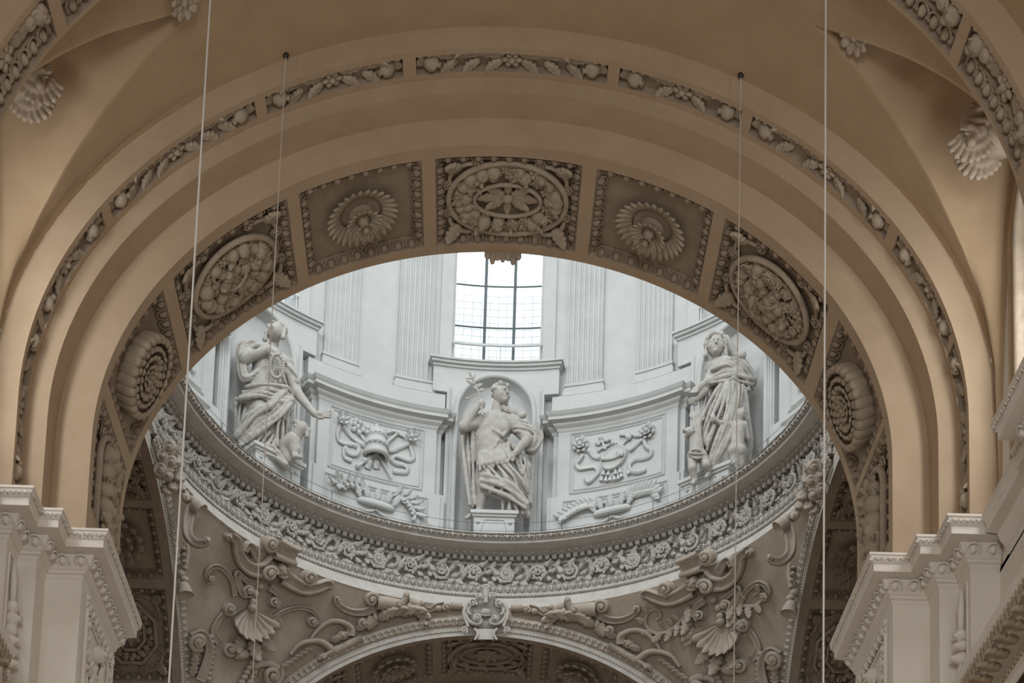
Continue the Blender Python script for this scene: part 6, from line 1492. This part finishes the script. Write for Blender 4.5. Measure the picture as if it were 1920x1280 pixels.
for sd, nm in ((-1, 'left'), (1, 'right')):
    # large shell pendant
    o = Orn(sd, 'large shell pendant with volutes hanging on the %s pendentive' % nm, 'ornament', (480, 1080), GP, 'shell_pendant')
    o.band('ribbon_scroll', [(427, 1001), (438, 1012), (441, 1032), (450, 1052), (468, 1066), (492, 1066), (508, 1052)], 5, 11, 0.14); o.vol(424, 1003, 6, 0, 1, 1.2, 2.4)
    o.band('ribbon_scroll', [(452, 1030), (458, 1018), (466, 1024), (474, 1040)], 3, 6, 0.16)
    o.vol(500, 1017, 13, 0.5, 1, 1.7, 4, 0.16); o.band('roll', [(508, 1024), (528, 1034), (548, 1042)], 14, 12, 0.24)
    o.band('ribbon_scroll', [(524, 1078), (545, 1092), (568, 1101), (592, 1098), (610, 1092), (617, 1096)], 11, 5, 0.16); o.vol(574, 1081, 13, 2.0, -1, 1.6, 3.6, 0.14); o.vol(616, 1097, 5, 0, 1, 1.1, 2, 0.1)
    o.ball('mask', 521, 1068, 12, 15, 0.2)
    for q in ((516, 1064), (527, 1064)): o.ball('mask_eye', q[0], q[1], 3, 3, 0.35)
    o.ball('mask_nose', 522, 1071, 2.6, 5, 0.38); o.tube('mask_mouth', [(515, 1078), (522, 1080), (528, 1078)], 2, 2, 0.33)
    o.vol(495, 1073, 13, 0.0, -1, 1.7, 3.8, 0.2); o.vol(462, 1105, 9, 2.0, 1, 1.6, 3, 0.1); o.band('ribbon_scroll', [(470, 1098), (455, 1085), (440, 1072), (444, 1094), (452, 1112), (468, 1112)], 3.5, 5, 0.1)
    o.ball('bud', 474, 1112, 7, 8, 0.14); o.ball('bud', 484, 1098, 7, 7, 0.14); o.ball('bud', 470, 1127, 8, 9, 0.12)
    o.vol(508, 1128, 8, 0, -1, 1.5, 2.6, 0.1); o.band('ribbon_scroll', [(500, 1100), (512, 1108), (520, 1122), (512, 1136)], 5, 3.5, 0.1)
    put('shell', 'shell', M_ORN, o.mat(467, 1138, 0.0, 0.05) @ RZ(PI if sd > 0 else 0.0) @ S3(56/PXM, 60/PXM, 70/PXM), o.t)
    o.vol(427, 1140, 11, 0.3, 1, 1.5, 3.6, 0.1); o.vol(511, 1165, 10, 2.8, -1, 1.5, 3.4, 0.1)
    o.band('ribbon_scroll', [(418, 1148), (404, 1168), (399, 1186), (410, 1204)], 4, 6, 0.06); o.leaf(470, 1196, -1.5, 40, 44); o.leaf(450, 1192, -2.0, 34, 36); o.leaf(486, 1192, -1.0, 34, 36)
    # scroll arcs left and right of the pendant
    o = Orn(sd, 'thin curling scroll between shell pendant and %s transept arch' % nm, 'ornament', (410, 1080), GP)
    o.band('stem', [(391, 1086), (384, 1076), (390, 1064), (405, 1060), (422, 1072), (434, 1092), (438, 1116)], 3, 4, 0.07); o.vol(390, 1083, 7, 2.5, -1, 1.4, 2.4)
    if sd < 0:
        o = Orn(sd, 'free standing thin scroll to the right of the left shell pendant', 'ornament', (555, 1145), GP)
        o.band('stem', [(510, 1156), (530, 1144), (558, 1138), (582, 1143), (594, 1157), (588, 1170)], 2.5, 4, 0.06); o.vol(582, 1162, 9, -0.3, 1, 1.6, 2.8)
    else:
        o = Orn(sd, 'spiral acanthus spray beside the right shell pendant', 'ornament', (560, 1160), GP, 'acanthus_spray')
        o.tube('stem', [(530, 1110), (545, 1140), (568, 1162), (595, 1166), (612, 1150), (608, 1128), (592, 1122), (584, 1134), (592, 1142)], 3.5, 2, 0.05)
        for x, y, a, l in ((540, 1130, -2.0, 24), (550, 1146, -1.6, 22), (562, 1158, -1.3, 22), (580, 1166, -0.9, 22), (598, 1164, -0.2, 20), (612, 1150, 0.6, 20), (610, 1132, 1.3, 18), (548, 1140, 0.7, 16), (560, 1150, 0.9, 16), (578, 1156, 1.2, 14)): o.leaf(x, y, a, l, l)
        o = Orn(sd, 'drooping acanthus leaves under the right pendant scroll', 'ornament', (545, 1130), GP, 'acanthus_spray')
        for x, y, a, l in ((535, 1112, -1.9, 30), (530, 1130, -1.5, 34), (522, 1150, -1.2, 30), (515, 1166, -0.9, 26)): o.leaf(x, y, a, l, l)
        o = Orn(sd, 'curled acanthus branch on the outer side of the right shell pendant', 'ornament', (420, 1100), GP, 'acanthus_spray')
        o.tube('stem', [(450, 1092), (432, 1104), (410, 1104), (396, 1090), (404, 1078), (414, 1086)], 3.5, 2, 0.05)
        for x, y, a, l in ((440, 1100, -1.9, 24), (426, 1106, -2.2, 24), (410, 1104, -2.7, 22), (398, 1092, 2.6, 20), (404, 1080, 1.6, 18), (452, 1100, -1.6, 30), (446, 1116, -1.4, 30), (438, 1130, -1.2, 24), (428, 1094, 1.0, 16)): o.leaf(x, y, a, l, l)
    # garland of scrolls that climbs the far arch
    o = Orn(sd, 'row of horn scrolls and leaves climbing the %s half of the far arch' % nm, 'ornament', (740, 1135), GP, 'horn_scrolls')
    o.vol(694, 1122, 12, 0.3, -1, 1.7, 3.4, 0.12); o.tube('horn', [(704, 1128), (722, 1129), (738, 1131), (748, 1132)], 11, 8, 0.12, 9); o.band('stem', [(702, 1138), (682, 1146), (660, 1146), (640, 1138), (627, 1126), (629, 1119)], 6, 3, 0.08); o.vol(630, 1122, 5, 2, 1, 1.2, 2)
    o.vol(745, 1131, 8, 1, 1, 1.3, 4, 0.14); o.ball('bud', 760, 1114, 7, 8, 0.16); o.tube('horn', [(750, 1134), (757, 1122), (760, 1114)], 6, 5, 0.16)
    o.tube('horn', [(764, 1126), (780, 1131), (792, 1136)], 7, 5, 0.1); o.vol(790, 1130, 5, 0, 1, 1.2, 2.4)
    o.band('stem', [(792, 1138), (805, 1144), (818, 1136), (832, 1134)], 3, 5, 0.08); o.ball('bud', 822, 1141, 9, 7, 0.10); o.vol(836, 1141, 8, 0, -1, 1.4, 2.6, 0.1); o.tube('horn', [(845, 1136), (858, 1138), (866, 1138)], 6, 6, 0.1)
    for i, (x, y, a, l) in enumerate(((706, 1160, 0.55, 40), (722, 1152, 0.4, 40), (740, 1147, 0.2, 42), (758, 1143, 0.0, 40), (772, 1143, -0.4, 36), (782, 1147, -1.0, 30))): o.leaf(x, y, a, l, l*0.9, 'leaf2' if i % 2 else 'leaf', 0.10, 'leaf', 0.1, l*1.3)
    o.vol(678, 1165, 9, 0.0, 1, 1.5, 3, 0.1); o.tube('horn', [(684, 1174), (692, 1168), (700, 1158)], 7, 11, 0.12, 8); o.ball('ring_bead', 701, 1158, 6, 12, 0.14)
    o.leaf(666, 1180, 0.6, 26, 26)
    # three ridged C scrolls lower down
    o = Orn(sd, 'pair of ridged horn scrolls on the lower %s flank of the far arch' % nm, 'ornament', (620, 1190), GP, 'horn_scrolls')
    for k, q in enumerate((0, 5, 10)): o.tube('ridge', [(578, 1199), (588, 1186-q*0.3), (612, 1167-q*0.3), (636, 1164-q*0.1), (652+q*0.5, 1175), (650+q*0.8, 1190)], 2.5, 5, 0.07+0.03*k)
    o.vol(640, 1189, 7, -1.0, 1, 1.3, 2.6, 0.1)
    for x, y, a in ((628, 1194, 0.5), (618, 1200, 0.4)): o.leaf(x, y, a, 22, 24)
    for k, q in enumerate((0, 5, 10)): o.tube('ridge', [(540, 1224), (556, 1209-q*0.3), (578, 1201-q*0.2), (600, 1203-q*0.2), (616+q*0.4, 1216), (616+q*1.2, 1232)], 2.5, 6, 0.08+0.03*k)
    o.vol(603, 1232, 11, -1.0, 1, 1.6, 3.6, 0.12); o.ball('ring_bead', 632, 1222, 5, 9, 0.16); o.ball('ring_bead', 642, 1217, 6, 7, 0.16)
    for i in range(6): o.leaf(520+9*i, 1252-6*i, 0.6, 18, 20, 'leaf2')
    o.vol(503, 1262, 18, -0.8, 1, 1.8, 5, 0.12); o.tube('horn', [(470, 1250), (485, 1243), (502, 1243), (517, 1252)], 4, 7, 0.1)
    # leafy pods below the shell
    o = Orn(sd, 'beaded pods and volute below the %s shell pendant' % nm, 'ornament', (450, 1230), GP, 'pod_scroll')
    o.vol(428, 1216, 12, 0, 1, 1.6, 3.6, 0.1); o.tube('horn', [(436, 1222), (448, 1226), (458, 1222)], 10, 7, 0.1, 8)
    for i in range(7): o.ball('pod', 474-5*i, 1232+9*i, 9, 6, 0.1); o.ball('pod', 484-5*i, 1240+9*i, 8, 6, 0.07)
    # big volute and beads at the foot of the pendentive
    o = Orn(sd, 'upright volute with a string of beads at the foot of the %s pendentive' % nm, 'ornament', (370, 1215), GP, 'bead_scroll')
    o.vol(367, 1200, 15, 1.0, 1, 1.8, 4.5, 0.12); o.band('ribbon_scroll', [(355, 1190), (372, 1184), (384, 1194), (389, 1214), (385, 1240), (374, 1275)], 4, 7, 0.12)
    for i in range(9): o.ball('bead', 393+3*math.sin(i*0.5), 1192+10*i, 6.5, 5.5, 0.1)
    for i in range(4): o.leaf(360+2*i, 1268-16*i, 1.5, 26, 26)
    # small scrolls along the transept arch
    o = Orn(sd, 'knobbed scroll high on the %s transept arch' % nm, 'ornament', (345, 960), GP, 'knob_scroll', -7.72)
    o.band('stem', [(372, 948), (360, 956), (352, 980), (352, 1004), (366, 1020), (384, 1020), (392, 1010)], 9, 3.5, 0.09); o.vol(389, 1012, 6, 0.5, 1, 1.2, 2.4)
    o.ball('knob', 350, 935, 9, 9, 0.13); o.ball('knob', 362, 938, 9, 10, 0.13); o.tube('horn', [(362, 944), (372, 952), (378, 958)], 9, 11, 0.1, 9)
    for x, y in ((342, 918), (336, 905), (345, 925)): o.leaf(x, y, -1.2, 24, 26)
    o = Orn(sd, 'pair of knobs over a bell flower on the %s transept arch' % nm, 'ornament', (345, 1080), GP, 'knob_scroll', -7.9)
    o.ball('knob', 340, 1076, 9, 8, 0.11); o.ball('knob', 346, 1086, 9, 7, 0.11); o.tube('bell', [(343, 1094), (345, 1104), (347, 1116)], 7, 13, 0.08, 9)
    o.tube('stem', [(347, 1010), (352, 1030), (350, 1052), (344, 1066)], 3, 4, 0.06)
    for i in range(5): o.leaf(342+i, 1010+12*i, -1.5, 16, 18, 'leaf2')
    # corner mask where ring and transept arch meet
    o = Orn(sd, 'cluster of volutes where dome ring meets the %s transept arch' % nm, 'ornament', (305, 862), GP, 'volute_cluster', -7.85)
    for x, y, R_, h in ((318, 838, 13, 1), (306, 856, 11, -1), (322, 866, 11, 1), (302, 880, 13, 1), (316, 892, 9, -1)): o.vol(x, y, R_, 0.5*h, h, 1.6, 4.2, 0.25)
    o.ball('mask', 314, 872, 11, 14, 0.3)
    for x, y, a in ((326, 850, -1.4), (300, 866, -1.8), (322, 898, -1.5), (312, 906, -1.5), (330, 884, -1.2)): o.leaf(x, y, a, 30, 32, 'leaf', 0.15)

# ------------------------------------------------------------------ keystone cartouche of the far arch
zk = lambda x, y, c: onY(760+x/6, 1080+y/6, 15.72-c)
t = thing('keystone_cartouche', 'scrolled cartouche with a ball on the keystone of the far arch', 'ornament', zk(900, 420, 0), None)
def kt(name, pts, r0, r1, c=0.15):
    m = MB(); q = smooth_path(pts, 5); m.tube([zk(x, y, c) for x, y in q], np.linspace(r0, r1, len(q))/425, 8); return part(name, m, M_RING, t)
def kv(x, y, R, a0, h, rp=14, c=0.18, turns=1.5):
    n = 30; k = np.linspace(0, 1, n); a = a0+h*2*PI*turns*k; r = R*(1-0.85*k); m = MB(); m.tube([zk(x+q*math.cos(b), y+q*math.sin(b), c+0.10*kk) for q, b, kk in zip(r, a, k)], np.linspace(rp, rp*.7, n)/425, 6); m.ell(zk(x, y, c+0.08), np.full(3, rp*1.1/425), None, 8, 6); return part('volute', m, M_RING, t)
m = MB(); R = []
for q, c in ((1.0, 0.02), (0.95, 0.14), (0.5, 0.10), (0.05, 0.08)): R.append([zk(905+190*q*math.cos(a), 420+180*q*math.sin(a), c) for a in np.linspace(0, 2*PI, 28, endpoint=False)])
m.grid(R, cv=True); part('field', m, M_RING, t)
m = MB(); m.ell(zk(905, 410, 0.2), (0.155, 0.12, 0.125), None, 14, 9); part('ball', m, M_RING, t); m = MB(); m.tube([zk(905+68*math.cos(a), 428+14*math.sin(a), 0.2+0.12*math.sin(a)) for a in np.linspace(0, 2*PI, 24)], 0.018, 5, False); part('ball_band', m, M_RING, t)
for s in (-1, 1):
    X = lambda x: 905+s*x
    kt('side_scroll', [(X(90), 260), (X(180), 290), (X(235), 370), (X(245), 440), (X(215), 520), (X(200), 570)], 26, 20, 0.22); kv(X(150), 300, 48, 0.5, s, 16, 0.28); kv(X(75), 225, 42, 0, -s, 16, 0.3)
    kv(X(245), 605, 42, 1.5, s, 14, 0.25); kt('inner_scroll', [(X(195), 390), (X(215), 450), (X(180), 510), (X(120), 540), (X(60), 530), (X(50), 480)], 24, 18, 0.24); kv(X(100), 470, 40, 0, s, 14, 0.28)
    kt('foot', [(X(130), 590), (X(100), 620), (X(90), 660), (X(125), 715)], 22, 16, 0.25); kt('leaf_scroll', [(X(200), 350), (X(195), 410), (X(165), 430)], 22, 16, 0.3)
m = MB(); m.grid([[zk(905+x*100, y, 0.2+0.12*math.cos(x*1.5)) for x in np.linspace(-1, 1, 13)] for y in np.linspace(590, 710, 6)]); part('foot_roll', m, M_RING, t)
kt('crest', [(905, 120), (905, 170), (905, 240), (905, 290)], 52, 30, 0.28); kt('crest_cap', [(855, 130), (905, 108), (955, 130)], 26, 26, 0.3); kt('crest_pod', [(905, 230), (905, 300)], 28, 26, 0.42)

# ------------------------------------------------------------------ cherubs and bosses in the lunettes
def cherub(px, py, sg, label):
    c = onY(px, py, -5.75); h = 0.017
    cl = Clay(c-np.array([0.75, 0.6, 0.75]), c+np.array([0.75, 0.6, 0.75]), 0.02)
    look = (-sg*0.75, -0.3, -0.65)
    hc = c+np.array([-sg*0.05, -0.05, 0.26])
    P = face(cl, hc, 0.19, look); curls(cl, P, 0.19, [(0.9*math.sin(a)*math.cos(b), -0.2-0.6*math.cos(a), 0.15+0.85*math.sin(b)) for a in np.linspace(-1.4, 1.4, 6) for b in (-0.4, 0.1, 0.6, 1.1, 1.5)], 0.28)
    cl.cone(hc-np.array([0, 0, 0.1]), c+np.array([sg*0.1, 0, -0.1]), 0.14, 0.20, 0.06); cl.cone(c+np.array([-sg*0.05, -0.2, -0.05]), c+np.array([-sg*0.12, -0.25, -0.3]), 0.09, 0.08, 0.04)
    hand(cl, c+np.array([-sg*0.05, -0.25, -0.1]), c+np.array([-sg*0.28, -0.3, -0.02]), (0, 0, 1), 0.3, 0.3, 0.04)
    t = thing('cherub', label, 'cherub', c, 'cherubs of the lunettes')
    link('figure', cl.mesh('cherub', M_STUC), None, t)
    for s2 in (-1, 1):
        cw = Clay(c-np.array([0.8, 0.7, 0.95]), c+np.array([0.8, 0.7, 0.6]), 0.02)
        root = c+np.array([sg*(0.02 if s2 < 0 else 0.25), -0.12*(1 if s2 < 0 else -2), 0.08])
        for row, (ln, off) in enumerate(((0.62, 0.0), (0.42, -0.05), (0.24, -0.09))):
            for i in range(9):
                a = math.radians(-145+ (11*i)) if sg > 0 else math.radians(-35-11*i)
                d_ = np.array([math.cos(a), 0.0, math.sin(a)]); l = ln*(0.8+0.2*math.sin(i*0.45+0.4))
                cw.cone(root+np.array([0, off, 0])+d_*0.12, root+np.array([0, off, 0])+d_*l, 0.062, 0.05, 0.022)
        cw.cone(root+np.array([-0.12, -0.05, 0.02]), root+np.array([0.14, -0.05, 0.02]), 0.10, 0.10, 0.04)
        link('wing', cw.mesh('wing', M_STUC), None, t)
    m = MB(); m.ell(c+np.array([sg*0.40, 0.0, 0.0]), (0.42, 0.30, 0.30), None, 12, 8); part('cloud', m, M_STUC, t)
cherub(1826, 258, 1, 'winged stucco cherub in the lunette at the upper right'); cherub(72, 152, -1, 'winged stucco cherub in the lunette at the upper left')
for px, py, nm in ((1605, 68, 'right'), (343, 2, 'left')):
    c = onY(px, py, -5.82 if nm == 'right' else -6.0); sg = 1 if nm == 'right' else -1
    n = Vector((-sg*0.62, -0.1, -0.78)).normalized(); ex = Vector((0, 1, 0)); ex = (ex-n*ex.dot(n)).normalized(); ey = n.cross(ex)
    M = Matrix(((ex[0], ey[0], n[0], c[0]), (ex[1], ey[1], n[1], c[1]), (ex[2], ey[2], n[2], c[2]), (0, 0, 0, 1)))
    t = thing('boss', 'small round rosette boss near the tip of the %s lunette' % nm, 'boss', c, 'bosses of the lunettes')
    link('core', tpl('bloom', M_STUC), M @ S3(0.22), t)
    for k in range(9): put('petal', 'rpetal', M_STUC, M @ RZ(k*2*PI/9) @ Matrix.Translation((0.06, 0, -0.02)) @ RY(-0.3) @ S3(0.24), t)

# ------------------------------------------------------------------ nave windows with carved surrounds
for sg, n in ((-1, 4), (1, 5)):
    X = sg*8.47; t = tag(link('window_%d' % n, None, Matrix.Translation(Vector((X, WY, -1.2)))), 'arched nave window with carved surround at the %s edge' % ('left' if sg < 0 else 'right'), None, None, 'structure')
    m = MB(); yy = np.linspace(WY-0.4, WY+0.4, 21); m.grid([[(X+sg*0.45, y, -1.2), (X+sg*0.45, y, win_arch(y) or 2.2)] for y in yy]); part('pane', m, M_GLASS, t, False)
    m = MB()
    for z_ in np.arange(-0.8, 3.0, 0.42): m.tube([(X+sg*0.42, y, z_) for y in (WY-0.4, WY+0.4)], 0.012, 4)
    for y in (WY-0.15, WY+0.15): m.tube([(X+sg*0.42, y, z_) for z_ in (-1.2, 2.75)], 0.02, 4)
    part('mullion', m, M_LEAD, t, False)
    u = np.linspace(0, PI, 25)
    for r_, z_, w, nm2, mt in ((0.62, 0.72, 0.06, 'surround', M_STUC), (1.30, 1.30, 0.14, 'carved_border', M_STUC), (1.62, 1.50, 0.12, 'outer_moulding', M_VAULT)):
        m = MB(); pts = [(WY-r_, zz) for zz in np.linspace(-1.3, 2.1, 12)]+[(WY-r_*math.cos(a), 2.2+z_*math.sin(a)) for a in u]+[(WY+r_, zz) for zz in np.linspace(2.1, -1.3, 12)]
        m.tube([(X-sg*0.02, y, z_) for y, z_ in pts], w, 8); part(nm2, m, mt, t)
    for i in range(36):
        if i < 10: y, z_, an = WY-1.30, -1.1+0.33*i, 0
        elif i < 26: a = PI*(i-9.5)/16; y, z_, an = WY-1.30*math.cos(a), 2.2+1.30*math.sin(a), a
        else: y, z_, an = WY+1.30, 2.1-0.33*(i-26), 0
put('bead', 'bead', M_STUC, Matrix.Translation((X-sg*0.15, y, z_)) @ S3(0.06, 0.09, 0.10), t)

# ------------------------------------------------------------------ ropes
def rope(px, py, Y, rad, label, hook, mat, zb):
    p = onY(px, py, Y); x = p[0]; zt = E*math.sqrt(8.47**2-x*x)
    t = thing('rope', label, 'rope', (x, Y, zt), 'lamp ropes')
    m = MB(); m.tube([(x, Y, z_) for z_ in np.linspace(zt+0.05, zb, 24)], rad, 6); part('cord', m, mat, t)
    m = MB()
    if hook: m.ell((x, Y, zt-0.02), (0.055, 0.055, 0.05), None, 10, 6)
    else: m.ell((x, Y, zt), (0.04, 0.04, 0.03), None, 8, 5)
    part('ceiling_eye', m, M_DARKW, t)
    m = MB(); m.tube([(x+0.06*math.cos(a), Y, zb-0.06+0.06*math.sin(a)) for a in np.linspace(0, 2*PI, 16)], 0.012, 5, False); part('end_ring', m, M_DARKW, t)
rope(370, 400, -6.3, 0.016, 'thick pale rope hanging at the left across the whole picture', False, M_ROPE, -11)
rope(1547, 400, -6.6, 0.016, 'thick pale rope hanging at the right across the whole picture', False, M_ROPE, -11)
rope(537, 86, -4.06, 0.009, 'thin cord hanging from a dark eye left of the arch crown', True, M_ROPED, -11)
rope(1389, 136, -4.06, 0.009, 'thin cord hanging from a dark eye right of the arch crown', True, M_ROPED, -11)
